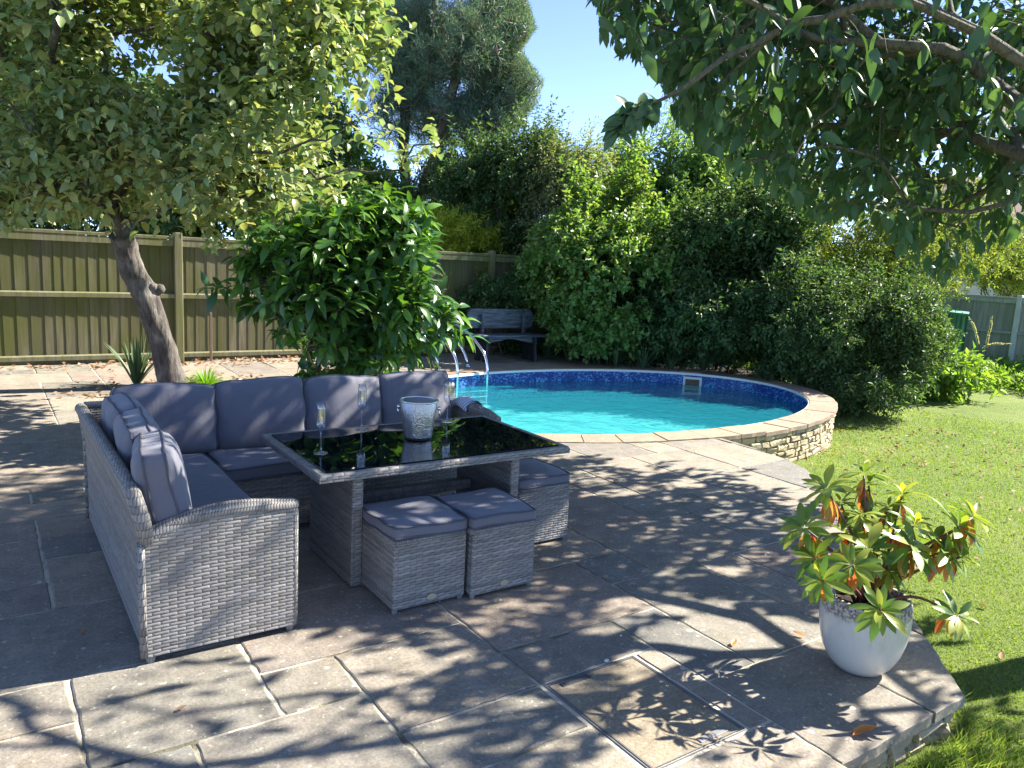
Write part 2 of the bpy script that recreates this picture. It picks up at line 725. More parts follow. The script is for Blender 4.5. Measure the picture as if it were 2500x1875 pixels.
def foliage(parent, name, geo_list, mat, smooth=False):
    Vs, Ts, Qs, o = [], [], [], 0
    for V, T, Q in geo_list:
        Vs.append(V)
        if T is not None:
            Ts.append(T + o)
        if Q is not None:
            Qs.append(Q + o)
        o += len(V)
    me = np_mesh(name, np.concatenate(Vs), np.concatenate(Ts) if Ts else None, np.concatenate(Qs) if Qs else None)
    return link(name, me, mat, parent, smooth)


def shrub(name, label, cat, base, blobs, n, mat, barkm, seed, twk, shell=2.2, gap=0.25, group=None, stems=5, keep=None, sr=0.012, part_name='foliage', rmax=0.05, attr_branch=60, shoots=0):
    rng = np.random.default_rng(seed)
    t = thing(name, label, cat, base, group)
    A, O = sample_blobs(blobs, n, rng, shell, gap, keep)
    lf, tw = twig_leaves(A, O, rng, **twk)
    geo = [lf]
    tws = [tw]
    if shoots:
        hi_ = np.argsort(-(A[:, 2] + 0.5 * O[:, 2] + rng.normal(size=len(A)) * 0.35))[:shoots]
        k2 = dict(twk)
        k2.update(dict(twigs=1, tl=twk.get('tl', 0.2) * 2.6, k=int(twk.get('k', 8) * 1.7), up=1.3, spread=0.45, out=0.5, droop=0.0, start=0.2))
        lf2, tw2 = twig_leaves(A[hi_], O[hi_], rng, **k2)
        geo.append(lf2)
        tws.append(tw2)
    foliage(t, part_name, geo, mat)
    sub = A[rng.choice(len(A), min(attr_branch, len(A)), replace=False)]
    b = np.array(base, float)
    SV, SQ, off = [], [], 0
    for a_, b_ in tws:
        SV.append(a_)
        SQ.append(b_ + off)
        off += len(a_)
    for s_ in range(stems):
        s0 = b + np.array([rng.normal() * 0.12, rng.normal() * 0.12, 0])
        cen = sub.mean(0) + rng.normal(size=3) * 0.3
        tr = [s0, s0 + (cen - s0) * 0.18 + np.array([0, 0, 0.1]), s0 + (cen - s0) * 0.4 + np.array([0, 0, 0.12])]
        N, par, cnt = grow(tr, sub[s_::stems], rng)
        v, q = branches_mesh(N, par, cnt, sr * 0.4, rmax, 1, 5)
        SV.append(v)
        SQ.append(q + off)
        off += len(v)
    me = np_mesh('stems', np.concatenate(SV), None, np.concatenate(SQ))
    link('stems', me, barkm, t)
    return t


def blob(px, py, Y, rx, ry, rd=None, w=1.0):
    """ellipsoid centred at a picture point and distance; radii in picture pixels (rx, ry) and metres deep"""
    p = at(px, py, Y)
    s_ = Y / 1671.0
    a, b = rx * s_, ry * s_
    d = rd if rd else a
    r = (a + d) / 2 if d is not None else a
    return (p[0], p[1], p[2], r, r, b, w)


def zlawn(x, y):
    Yc = x * SA + y * CA
    return -0.14 - 0.28 * np.clip((Yc - 2.6) / 6.2, 0, 1) ** 0.8



# ------------------------------------------------------------------ materials for the ground
def stone_mat(name, ramp, vein=(0.33, 0.27, 0.21), lichen=True, dark=0.75, bumpk=0.5):
    t = NT(name)
    r = t.island()
    c = t.mix(1.0, t.ramp(r, ramp, 'LINEAR'), (1.14, 1.12, 1.06), 'MULTIPLY')
    big = t.noise(1.7, 5, 0.6, dist=0.6)
    c = t.mix(t.ramp(big, [(0.5, 0.0), (0.72, 0.55)]), c, vein)
    mid = t.noise(6.5, 7, 0.7)
    c = t.mix(t.ramp(mid, [(0.38, 1.0), (0.62, 0.0)]), c, t.mix(1.0, c, (dark, dark, dark * 0.98), 'MULTIPLY'))
    band = t.noise(2.2, 4, 0.6, t.scaled((1.0, 5.0, 1.0), (0, 0, 0.5)), dist=1.0)
    c = t.mix(t.ramp(band, [(0.5, 0.0), (0.75, 0.5)]), c, t.mix(1.0, c, (1.28, 1.14, 0.98), 'MULTIPLY'))
    fine = t.noise(75, 6, 0.7)
    c = t.mix(t.ramp(fine, [(0.38, 0.55), (0.55, 0.0)]), c, t.mix(1.0, c, (0.5, 0.49, 0.46), 'MULTIPLY'))
    fleck = t.noise(38, 3, 0.6)
    c = t.mix(t.ramp(fleck, [(0.62, 0.0), (0.68, 0.65)]), c, (0.48, 0.45, 0.37))
    if lichen:
        vo = t.n('TexVoronoi')
        vo.inputs['Scale'].default_value = 11
        t.l(t.obj(), vo.inputs['Vector'])
        sepc = t.n('SeparateXYZ')
        t.l(vo.outputs['Color'], sepc.inputs[0])
        rad = t.m('MULTIPLY', t.m('POWER', sepc.outputs[0], 3.0), 0.17)
        wob = t.m('MULTIPLY', t.m('SUBTRACT', t.noise(60, 2), 0.5), 0.1)
        spot = t.m('LESS_THAN', t.m('ADD', vo.outputs['Distance'], wob), rad)
        pat = t.m('GREATER_THAN', t.noise(0.9, 3), 0.5)
        c = t.mix(t.m('MULTIPLY', t.m('MULTIPLY', spot, pat), 0.75), c, (0.5, 0.5, 0.45))
    t.base(c)
    t.rough(0.82)
    t.b.inputs['Specular IOR Level'].default_value = 0.3
    riven = t.noise(4.5, 3, 0.5, dist=0.7)
    hh = t.m('ADD', t.m('ADD', t.m('MULTIPLY', mid, 0.8), t.m('MULTIPLY', fine, 0.25)), t.m('MULTIPLY', riven, 1.3))
    t.bump(hh, bumpk, 0.016)
    return t.mat


M_SLAB = stone_mat('riven sandstone', [(0.0, (0.19, 0.183, 0.165)), (0.16, (0.295, 0.255, 0.212)), (0.32, (0.215, 0.205, 0.182)), (0.5, (0.31, 0.275, 0.225)), (0.66, (0.185, 0.182, 0.172)), (0.82, (0.265, 0.218, 0.188)), (1.0, (0.28, 0.258, 0.21))])
M_COPE = stone_mat('coping sandstone', [(0.0, (0.29, 0.2, 0.155)), (0.35, (0.33, 0.25, 0.19)), (0.7, (0.27, 0.215, 0.17)), (1.0, (0.34, 0.23, 0.18))], vein=(0.36, 0.25, 0.18), lichen=False, dark=0.86, bumpk=0.4)
t_ = NT('mortar')
c_ = t_.mix(t_.ramp(t_.noise(2.3, 3), [(0.52, 0.0), (0.64, 1.0)]), (0.52, 0.47, 0.37), (0.12, 0.11, 0.07))
c_ = t_.mix(t_.ramp(t_.noise(1.3, 4), [(0.6, 0.0), (0.68, 0.8)]), c_, (0.09, 0.11, 0.035))
t_.base(c_)
t_.rough(0.95)
t_.bump(t_.noise(90, 4), 0.8, 0.01)
M_MORTAR = t_.mat
t_ = NT('walling stone')
c_ = t_.ramp(t_.island(), [(0, (0.42, 0.33, 0.18)), (0.3, (0.52, 0.43, 0.27)), (0.6, (0.36, 0.29, 0.18)), (1, (0.56, 0.48, 0.32))])
c_ = t_.mix(t_.ramp(t_.noise(14, 6, 0.65), [(0.42, 0.0), (0.6, 0.7)]), c_, (0.36, 0.29, 0.17))
t_.base(c_)
t_.rough(0.9)
t_.bump(t_.noise(30, 6, 0.65), 0.9, 0.02)
M_WALL = t_.mat
t_ = NT('soil')
t_.base(t_.ramp(t_.noise(24, 7, 0.7), [(0.3, (0.022, 0.016, 0.011)), (0.7, (0.085, 0.062, 0.042))]))
t_.rough(1.0)
t_.bump(t_.noise(35, 6, 0.7), 1.0, 0.03)
M_SOIL = t_.mat
t_ = NT('lawn')
c_ = t_.ramp(t_.noise(1.1, 5, 0.65), [(0.3, (0.12, 0.19, 0.03)), (0.5, (0.18, 0.25, 0.045)), (0.72, (0.26, 0.3, 0.08))])
c_ = t_.mix(t_.ramp(t_.noise(55, 5, 0.75, t_.scaled((1, 1, 1))), [(0.35, 0.7), (0.6, 0.0)]), c_, t_.mix(1.0, c_, (0.45, 0.5, 0.4), 'MULTIPLY'))
c_ = t_.mix(t_.ramp(t_.noise(120, 3, 0.7), [(0.55, 0.0), (0.7, 0.5)]), c_, (0.34, 0.34, 0.11))
t_.base(c_)
t_.rough(0.85)
t_.b.inputs['Specular IOR Level'].default_value = 0.25
t_.bump(t_.noise(70, 5, 0.75), 1.0, 0.03)
M_LAWN = t_.mat

# ------------------------------------------------------------------ patio layout
PC = np.array([6.27, 7.06])      # pool centre
PA, PB = 3.1, 1.98               # inner half axes
CW = 0.31                        # coping width
POOL_EDGE = lambda t, k=0.0: (PC[0] + (PA + k) * math.cos(t), PC[1] + (PB + k) * math.sin(t))
EDGE = [(2.29, 1.25), (3.10, 1.245), (3.48, 1.6), (3.63, 1.75), (4.8, 2.86), (5.3, 3.37), (5.58, 3.70), (5.7, 4.0), (5.76, 4.4), (5.79, 4.8)]
UL = [.2, .5, .8, 1.095, 1.39, 1.69, 1.98, 2.29, 2.57, 2.88, 3.17, 3.48, 3.79, 4.12, 4.45, 4.76, 5.08, 5.4, 5.72]
VL = [1.25, 1.54, 1.84, 2.14, 2.42, 2.72, 3.02, 3.34, 3.66, 3.98, 4.28, 4.6, 4.92, 5.24, 5.55, 5.87]


def ul(i):
    if i < 0:
        return UL[0] + 0.305 * i
    if i >= len(UL):
        return UL[-1] + 0.315 * (i - len(UL) + 1)
    return UL[i]


def vl(j):
    if j < 0:
        return VL[0] + 0.3 * j
    if j >= len(VL):
        return VL[-1] + 0.315 * (j - len(VL) + 1)
    return VL[j]


def in_ell(x, y, k):
    return ((x - PC[0]) / (PA + k)) ** 2 + ((y - PC[1]) / (PB + k)) ** 2 < 1


def edge_x(y):
    for (x0, y0), (x1, y1) in zip(EDGE[1:-1], EDGE[2:]):
        if y0 <= y <= y1:
            return x0 + (x1 - x0) * (y - y0) / (y1 - y0)
    return 5.79


TREE_AT = (1.71, 8.92)
SHRUB_AT = (2.55, 6.45)


def on_patio(x, y):
    if in_ell(x, y, CW - 0.02):
        return False
    if y < 1.25:
        return x < 2.29
    if y < 4.8:
        return x < edge_x(y)
    if y < PC[1]:
        return x < 6.0
    if x < 3.2:
        return y < 10.78
    return y < 10.5 and x < 8.1


def clip_half(poly, a, b):
    """keep left of a->b"""
    out = []
    ax, ay = a
    bx, by = b
    sd_ = lambda p: (bx - ax) * (p[1] - ay) - (by - ay) * (p[0] - ax)
    for i in range(len(poly)):
        p, q = poly[i], poly[(i + 1) % len(poly)]
        sp, sq = sd_(p), sd_(q)
        if sp >= 0:
            out.append(p)
        if sp * sq < 0:
            t = sp / (sp - sq)
            out.append((p[0] + (q[0] - p[0]) * t, p[1] + (q[1] - p[1]) * t))
    return out


rnd = random.Random(7)
slabs = []
occ = set()


def put(i0, i1, j0, j1):
    cells = [(i, j) for i in range(i0, i1) for j in range(j0, j1)]
    if any(c in occ for c in cells):
        return False
    occ.update(cells)
    slabs.append((ul(i0), ul(i1), vl(j0), vl(j1)))
    return True


for c in [(5, 1), (6, 1), (5, 2), (6, 2)]:
    occ.add(c)          # the recessed cover
slabs.append((2.175, 2.29, 1.54, 2.14))
for q in [(0, 2, 4, 6), (-2, 0, 5, 6), (-2, 0, 3, 5), (-2, 2, 6, 8), (-1, 0, 8, 9), (0, 2, 8, 10), (-1, 0, 9, 11), (0, 2, 10, 11), (-1, 0, 11, 12), (0, 1, 11, 12), (-2, 2, 12, 13),
          (-1, 0, 13, 14), (0, 1, 13, 14), (2, 5, 5, 7), (2, 3, 4, 5), (3, 5, 3, 5), (1, 3, 2, 4), (0, 1, 2, 4), (3, 5, 2, 3), (5, 7, 3, 4), (5, 8, 4, 6), (8, 9, 5, 6), (7, 8, 2, 4),
          (8, 10, 2, 5), (7, 9, 0, 2), (9, 11, 0, 2), (10, 11, 2, 4), (10, 11, 4, 5), (11, 13, 3, 5), (9, 12, 5, 7), (12, 14, 5, 7), (7, 9, 6, 8), (9, 11, 7, 10), (11, 13, 7, 8),
          (13, 14, 7, 8), (11, 12, 8, 10), (12, 14, 8, 11), (11, 12, 10, 11), (14, 16, 9, 11), (14, 16, 8, 9), (14, 16, 6, 8), (11, 13, 11, 13), (13, 15, 11, 13), (15, 16, 11, 12),
          (16, 18, 9, 11), (16, 18, 7, 9), (16, 18, 5, 7), (5, 7, -1, 1), (3, 5, 0, 2), (1, 3, 0, 2), (7, 9, 8, 10)]:
    put(*q)
for j in range(-7, 34):
    for i in range(-26, 30):
        if (i, j) in occ or not any(on_patio((ul(i) + ul(i + 1)) / 2 + a, (vl(j) + vl(j + 1)) / 2 + b) for a in (-.12, .12) for b in (-.12, .12)):
            continue
        sizes = [(3, 2), (2, 2), (2, 3), (2, 1), (1, 2), (1, 1)]
        rnd.shuffle(sizes)
        sizes.sort(key=lambda s_: rnd.random() * 2 - s_[0] * s_[1] * 0.22)
        for a, b in sizes + [(1, 1)]:
            if put(i, i + a, j, j + b):
                break

patio = MB()
for (x0, x1, y0, y1) in slabs:
    g = 0.0042 + rnd.random() ** 2 * 0.006
    poly = [(x0 + g, y0 + g), (x1 - g, y0 + g), (x1 - g, y1 - g), (x0 + g, y1 - g)]
    if x1 > 2.4 and y0 < 4.8:
        for a, b in zip(EDGE[:-1], EDGE[1:]):
            if len(poly) >= 3:
                poly = clip_half(poly, a, b)
    if len(poly) < 3:
        continue
    # densify and roughen the edge
    den = []
    for k in range(len(poly)):
        p, q = poly[k], poly[(k + 1) % len(poly)]
        L = math.hypot(q[0] - p[0], q[1] - p[1])
        m = max(1, int(L / 0.045))
        for s_ in range(m):
            t = s_ / m
            den.append([p[0] + (q[0] - p[0]) * t + rnd.gauss(0, 0.0022), p[1] + (q[1] - p[1]) * t + rnd.gauss(0, 0.0022)])
    cx = sum(p[0] for p in den) / len(den)
    cyy = sum(p[1] for p in den) / len(den)
    if not on_patio(cx, cyy) and not any(on_patio(*p) for p in den):
        continue
    if math.hypot(cx - TREE_AT[0], cyy - TREE_AT[1]) < 0.62 or math.hypot(cx - SHRUB_AT[0], cyy - SHRUB_AT[1]) < 0.35:
        continue
    K = CW + 0.012
    ins = [in_ell(p[0], p[1], K) for p in den]
    if all(ins):
        continue
    if any(ins):
        for p, f in zip(den, ins):
            if f:
                t = math.atan2((p[1] - PC[1]) / (PB + K), (p[0] - PC[0]) / (PA + K))
                p[0], p[1] = POOL_EDGE(t, K)
        cx = sum(p[0] for p in den) / len(den)
        cyy = sum(p[1] for p in den) / len(den)
    zt = min(0.004, abs(rnd.gauss(0, 0.0016)))
    tx, ty = rnd.gauss(0, 0.0025), rnd.gauss(0, 0.0025)
    n = len(den)
    Z = lambda p: zt + (p[0] - cx) * tx + (p[1] - cyy) * ty
    ins_p = []
    for p in den:
        d_ = math.hypot(p[0] - cx, p[1] - cyy) + 1e-6
        kk = min(0.5, (0.005 + rnd.random() * 0.003) / d_)
        ins_p.append((p[0] + (cx - p[0]) * kk, p[1] + (cyy - p[1]) * kk))
    v = [(p[0], p[1], Z(p)) for p in ins_p] + [(p[0], p[1], Z(p) - 0.0035) for p in den] + [(p[0], p[1], -0.045) for p in den]
    f = [tuple(range(n))] + [(n + i, n + (i + 1) % n, (i + 1) % n, i) for i in range(n)] + [(2 * n + i, 2 * n + (i + 1) % n, n + (i + 1) % n, n + i) for i in range(n)]
    patio.add(v, f)
structure(part('patio_paving', patio, M_SLAB))

bed = MB()
for i in range(-70, 90):
    for j in range(-20, 110):
        x, y = i * 0.1, j * 0.1
        if all(on_patio(x + a, y + b) or (in_ell(x + a, y + b, CW) and not in_ell(x + a, y + b, 0.1)) for a in (0, .1) for b in (0, .1)):
            inn = math.hypot(x - TREE_AT[0] + .05, y - TREE_AT[1] + .05) < 0.75
            if not inn:
                bed.add([(x, y, -0.0042), (x + .1, y, -0.0042), (x + .1, y + .1, -0.0042), (x, y + .1, -0.0042)], [(0, 1, 2, 3)])
structure(part('paving_joints', bed, M_MORTAR))
soil = MB()
for i in range(-80, 200):
    for j in range(48, 130):
        x, y = i * 0.1, j * 0.1
        def zs(x, y):
            base = -0.02 if x < 8.6 else (-0.02 + (float(zlawn(x, y)) + 0.05 + 0.02) * min(1, (x - 8.6) / 1.2))
            if x < 8.1 and on_patio(x, y):
                base = -0.014
                if math.hypot(x - TREE_AT[0], y - TREE_AT[1]) > 0.95:
                    base = -0.03
            return base + 0.012 * math.sin(x * 7) * math.sin(y * 5 + x)
        keepc = (y > 9.2 and x > 7.9 and not in_ell(x + .05, y + .05, CW + 0.05) and x < 15) or (x <= 7.9 and y > 10.3) or math.hypot(x - TREE_AT[0], y - TREE_AT[1]) < 1.1 or math.hypot(x - SHRUB_AT[0], y - SHRUB_AT[1]) < 0.6
        if keepc:
            soil.add([(x, y, zs(x, y)), (x + .1, y, zs(x + .1, y)), (x + .1, y + .1, zs(x + .1, y + .1)), (x, y + .1, zs(x, y + .1))], [(0, 1, 2, 3)])
structure(part('flower_bed', soil, M_SOIL, smooth=True))

# lawn: a fine sheet near, a coarse one to the horizon
lx = np.concatenate([np.arange(-8, 12, 0.2), np.arange(12, 30, 0.8)])
ly = np.concatenate([np.arange(-6, 12, 0.2), np.arange(12, 30, 0.8)])
X, Y = np.meshgrid(lx, ly, indexing='ij')
Zl = zlawn(X, Y) + 0.012 * np.sin(X * 1.7 + 0.6 * Y) * np.sin(Y * 1.3)
V = np.stack([X, Y, Zl], -1).reshape(-1, 3)
nx, ny = X.shape
idx = np.arange(nx * ny).reshape(nx, ny)
q = np.stack([idx[:-1, :-1], idx[1:, :-1], idx[1:, 1:], idx[:-1, 1:]], -1).reshape(-1, 4)
cxy = V[q].mean(1)
okq = (((cxy[:, 0] - PC[0]) / (PA + 0.2)) ** 2 + ((cxy[:, 1] - PC[1]) / (PB + 0.2)) ** 2) > 1
structure(link('lawn', np_mesh('lawn', V, None, q[okq]), M_LAWN, smooth=True))
fg = MB()
W_ = 260
for a in [(-W_, -W_, -8, W_), (29, -W_, W_, W_), (-8, -W_, 29, -6), (-8, 29, 29, W_)]:
    fg.add([(a[0], a[1], -0.44), (a[2], a[1], -0.44), (a[2], a[3], -0.44), (a[0], a[3], -0.44)], [(0, 1, 2, 3)])
structure(part('ground', fg, M_LAWN))


# ------------------------------------------------------------------ rubble walls
def rubble(path, ztop, zbot_f, out, course=0.07, seed=1, L0=(0.1, 0.24)):
    """stones laid in courses along a polyline; out = depth of the stones"""
    rn = random.Random(seed)
    P = [np.array(p, float) for p in path]
    seg = [np.linalg.norm(P[i + 1] - P[i]) for i in range(len(P) - 1)]
    tot = sum(seg)

    def at_s(s_):
        for i, L in enumerate(seg):
            if s_ <= L or i == len(seg) - 1:
                d = (P[i + 1] - P[i]) / L
                return P[i] + d * s_, d
            s_ -= L
    mb = MB()
    z = ztop
    row = 0
    while z > -0.6:
        ch = course * rn.uniform(0.7, 1.3)
        s_ = rn.uniform(-0.1, 0)
        while s_ < tot:
            L = rn.uniform(*L0)
            c, d = at_s(max(0, min(tot, s_ + L / 2)))
            nrm_ = np.array([d[1], -d[0]])
            if z > zbot_f(c[0], c[1]) - 0.03 and s_ + L / 2 < tot:
                b = MB()
                hh = ch * rn.uniform(0.86, 0.97)
                dep = out * rn.uniform(0.8, 1.25)
                b.box((-L / 2 + 0.006, -0.1, 0), (L / 2 - 0.006, dep, hh), min(hh, L) * 0.2)
                vv = b.v[0]
                vv += np.array([[rn.gauss(0, 0.006), rn.gauss(0, 0.006), rn.gauss(0, 0.005)] for _ in range(len(vv))])
                a = rn.gauss(0, 0.03)
                vv[:, 2] += vv[:, 0] * a
                w = np.stack([c[0] + d[0] * vv[:, 0] + nrm_[0] * vv[:, 1], c[1] + d[1] * vv[:, 0] + nrm_[1] * vv[:, 1], z - ch + vv[:, 2]], -1)
                mb.add(w, b.f)
            s_ += L
        z -= ch
        row += 1
    return mb


pe = thing('patio_edge_wall', 'low rubble stone wall under the curved edge of the paving beside the lawn', 'wall', (3.0, 1.3, -0.2))
path_in = [(2.33, 0.2), (2.33, 1.29)] + [(x - 0.05, y + 0.045) for x, y in EDGE[1:]]
part('stones', rubble(path_in, -0.047, zlawn, 0.02, 0.075, 3, (0.1, 0.2)), M_WALL, pe)
core = MB()
for (a, b) in zip(path_in[:-1], path_in[1:]):
    a, b = np.array(a), np.array(b)
    d = (b - a) / np.linalg.norm(b - a)
    nn = np.array([-d[1], d[0]])
    q = [a - nn * 0.0, b - nn * 0.0, b + nn * 0.06, a + nn * 0.06]
    core.prism([tuple(p) for p in q], -0.6, -0.05)
part('mortar_core', core, M_MORTAR, pe)

# ------------------------------------------------------------------ the pool
pool = thing('swimming_pool', 'oval swimming pool with blue mosaic liner, turquoise water and sandstone coping', 'swimming pool', (PC[0], PC[1], -0.2))
t_ = NT('pool liner')
vo = t_.n('TexVoronoi')
vo.inputs['Scale'].default_value = 40
vo.inputs['Randomness'].default_value = 1
t_.l(t_.scaled((1, 1, 1.7)), vo.inputs['Vector'])
sx = t_.n('SeparateXYZ')
t_.l(vo.outputs['Color'], sx.inputs[0])
nz = t_.m('ADD', t_.m('MULTIPLY', sx.outputs[0], 0.6), t_.m('MULTIPLY', t_.noise(7, 4), 0.55))
t_.base(t_.ramp(nz, [(0.2, (0.006, 0.03, 0.2)), (0.5, (0.01, 0.05, 0.26)), (0.68, (0.02, 0.11, 0.38)), (0.85, (0.16, 0.42, 0.75)), (1.0, (0.4, 0.62, 0.85))]))
t_.rough(0.35)
M_LINER = t_.mat
t_ = NT('pool floor')
c_ = t_.ramp(t_.noise(2.2, 5, 0.65, dist=0.8), [(0.35, (0.34, 0.46, 0.45)), (0.65, (0.72, 0.8, 0.74))])
c_ = t_.mix(t_.ramp(t_.noise(9, 5, 0.7, dist=1.5), [(0.5, 0.0), (0.7, 0.45)]), c_, (0.72, 0.8, 0.76))
t_.base(c_)
t_.rough(0.6)
M_PFLOOR = t_.mat
NE = 120
lin = MB()
ring = lambda k, z: [(*POOL_EDGE(2 * math.pi * i / NE, k), z) for i in range(NE)]
lin.add(ring(0, -0.03) + ring(0, -0.47), [(i, NE + i, NE + (i + 1) % NE, (i + 1) % NE) for i in range(NE)])
part('liner', lin, M_LINER, pool, smooth=True)
fl = MB()
fl.add(ring(-0.001, -0.47), [tuple(range(NE))])
part('pool_floor', fl, M_PFLOOR, pool)
cv = MB()
rn = random.Random(2)
k1 = [-0.002 for _ in range(NE)]
k2 = [-0.15 - 0.09 * abs(math.sin(i * 0.35)) * rn.random() for i in range(NE)]
cv.add([(*POOL_EDGE(2 * math.pi * i / NE, k1[i]), -0.43) for i in range(NE)] + [(*POOL_EDGE(2 * math.pi * i / NE, k2[i]), -0.4665) for i in range(NE)], [(i, (i + 1) % NE, NE + (i + 1) % NE, NE + i) for i in range(NE)])
part('floor_coving', cv, simple('pale coving', (0.9, 0.92, 0.88), 0.6, nscale=9, var=0.3), pool)
M_WHITE = simple('white plastic', (0.78, 0.79, 0.78), 0.35, var=0.05)
rim = MB()
rim.add(ring(0.004, -0.003) + ring(-0.028, -0.003) + ring(-0.03, -0.033) + ring(0.0, -0.036), [(i + a * NE, (i + 1) % NE + a * NE, (i + 1) % NE + (a + 1) * NE, i + (a + 1) * NE) for i in range(NE) for a in range(3)])
part('liner_rim', rim, M_WHITE, pool, smooth=False)
cope = MB()
t = 0.3
rn = random.Random(4)
ends = []
while t < 2 * math.pi + 0.3 - 0.05:
    r_ = math.hypot(PA * math.sin(t), PB * math.cos(t)) + 0.2
    dt = rn.uniform(0.34, 0.5) / r_
    if t + dt > 2 * math.pi + 0.3 - 0.04:
        dt = 2 * math.pi + 0.3 - t
    ends.append((t, dt))
    t += dt
for t, dt in ends:
    g = 0.006 / (math.hypot(PA * math.sin(t), PB * math.cos(t)) + 0.2)
    m = 5
    zz = rn.gauss(0.006, 0.003)
    inner, outer = [], []
    for k in range(m + 1):
        a = t + g + (dt - 2 * g) * k / m
        inner.append(POOL_EDGE(a, -0.012 + rn.gauss(0, 0.003)))
        right = (a % (2 * math.pi)) > 4.95 or (a % (2 * math.pi)) < 2.0
        outer.append(POOL_EDGE(a, CW + (0.012 if right else -0.004) + rn.gauss(0, 0.005 if right else 0.002)))
    polyc = [inner[k] for k in range(m + 1)][::-1] + outer
    polyc = polyc[::-1]
    ar = sum(polyc[i][0] * polyc[(i + 1) % len(polyc)][1] - polyc[(i + 1) % len(polyc)][0] * polyc[i][1] for i in range(len(polyc)))
    if ar < 0:
        polyc = polyc[::-1]
    cope.prism(polyc, zz - 0.04, zz)
part('coping', cope, M_COPE, pool)
wpath = [POOL_EDGE(R(a), CW - 0.035) for a in range(-112, 66, 4)]
part('stone_wall', rubble(wpath, -0.034, zlawn, 0.02, 0.066, 11, (0.07, 0.24)), M_WALL, pool)
core = MB()
wi = [(*POOL_EDGE(2 * math.pi * i / NE, CW - 0.045), z) for z in (-0.04, -0.7) for i in range(NE)]
core.add(wi, [(i, NE + i, NE + (i + 1) % NE, (i + 1) % NE)[::-1] for i in range(NE)])
t_ = simple('wall mortar', (0.2, 0.155, 0.09), 0.95, nscale=20, var=0.25)
part('wall_core', core, t_, pool)
# skimmer opening
sk_t = R(30)
sx0, sy0 = POOL_EDGE(sk_t, -0.006)
tan = np.array([-PA * math.sin(sk_t), PB * math.cos(sk_t)])
tan /= np.linalg.norm(tan)
inw = np.array([-tan[1], tan[0]])
if np.dot(inw, PC - np.array([sx0, sy0])) < 0:
    inw = -inw


def on_wall(mb):
    """local x along wall, y into the pool, z up"""
    M = np.eye(4)
    M[:3, 0] = [*tan, 0]
    M[:3, 1] = [*inw, 0]
    M[:3, 3] = [sx0, sy0, 0]
    return mb.xf(M)


sk = MB()
sw, z0, z1, fw = 0.14, -0.335, -0.06, 0.035
for a, b in [((-sw, -0.01, z0), (-sw + fw, 0.025, z1)), ((sw - fw, -0.01, z0), (sw, 0.025, z1)), ((-sw + fw, -0.01, z1 - fw), (sw - fw, 0.024, z1)), ((-sw + fw, -0.01, z0), (sw - fw, 0.024, z0 + fw))]:
    sk.box(a, b, 0.003)
skf = part('skimmer_frame', on_wall(sk), M_WHITE, pool)
M_DARK = simple('dark opening', (0.03, 0.028, 0.025), 0.7)
M_BROWN = simple('skimmer inside', (0.17, 0.1, 0.06), 0.7, nscale=15, var=0.6)
part('skimmer_mouth', on_wall(MB().box((-sw + fw, 0.001, z0 + fw), (sw - fw, 0.008, z1 - fw))), M_BROWN, skf)
part('weir_flap', on_wall(MB().box((-sw + fw + 0.005, 0.009, -0.26), (sw - fw - 0.005, 0.016, -0.19))), M_WHITE, skf)

t_ = NT('pool water')
for nd in list(t_.t.nodes):
    if nd != t_.out:
        t_.t.nodes.remove(nd)
tr = t_.n('BsdfTransparent')
tr.inputs[0].default_value = (0.42, 0.88, 0.9, 1)
gl = t_.n('BsdfGlossy')
gl.inputs['Roughness'].default_value = 0.02
bp = t_.n('Bump')
bp.inputs['Strength'].default_value = 0.8
bp.inputs['Distance'].default_value = 0.02
g1 = t_.noise(5.5, 3, 0.5, dist=0.8)
g2 = t_.noise(16, 2, 0.5)
t_.l(t_.m('ADD', g1, t_.m('MULTIPLY', g2, 0.25)), bp.inputs['Height'])
t_.l(bp.outputs[0], gl.inputs['Normal'])


def schlick(t, normal, f0=0.02):
    """plain Fresnel weight that treats both sides of a sheet alike"""
    dt = t.n('VectorMath', operation='DOT_PRODUCT')
    ge = t.n('NewGeometry')
    t.l(normal if normal is not None else ge.outputs['Normal'], dt.inputs[0])
    t.l(ge.outputs['Incoming'], dt.inputs[1])
    c = t.m('MINIMUM', t.m('ABSOLUTE', dt.outputs['Value']), 1.0)
    return t.m('ADD', t.m('MULTIPLY', t.m('POWER', t.m('SUBTRACT', 1.0, c), 5.0), 1 - f0), f0)


ms = t_.n('MixShader')
t_.l(schlick(t_, bp.outputs[0]), ms.inputs[0])
t_.l(tr.outputs[0], ms.inputs[1])
t_.l(gl.outputs[0], ms.inputs[2])
df = t_.n('BsdfDiffuse')
df.inputs[0].default_value = (0.03, 0.4, 0.5, 1)
m2 = t_.n('MixShader')
m2.inputs[0].default_value = 0.33
t_.l(tr.outputs[0], m2.inputs[1])
t_.l(df.outputs[0], m2.inputs[2])
t_.l(m2.outputs[0], ms.inputs[1])
t_.l(ms.outputs[0], t_.out.inputs[0])
wat = MB()
wat.add(ring(-0.002, -0.185), [tuple(range(NE))])
structure(part('pool_water', wat, t_.mat))

# ladder
M_STEEL = simple('polished steel', (0.75, 0.76, 0.78), 0.12, metal=1.0, var=0.03)
lad = thing('pool_ladder', 'polished steel pool ladder with three treads at the far edge of the pool', 'ladder', (5.5, 9.1, -0.2))


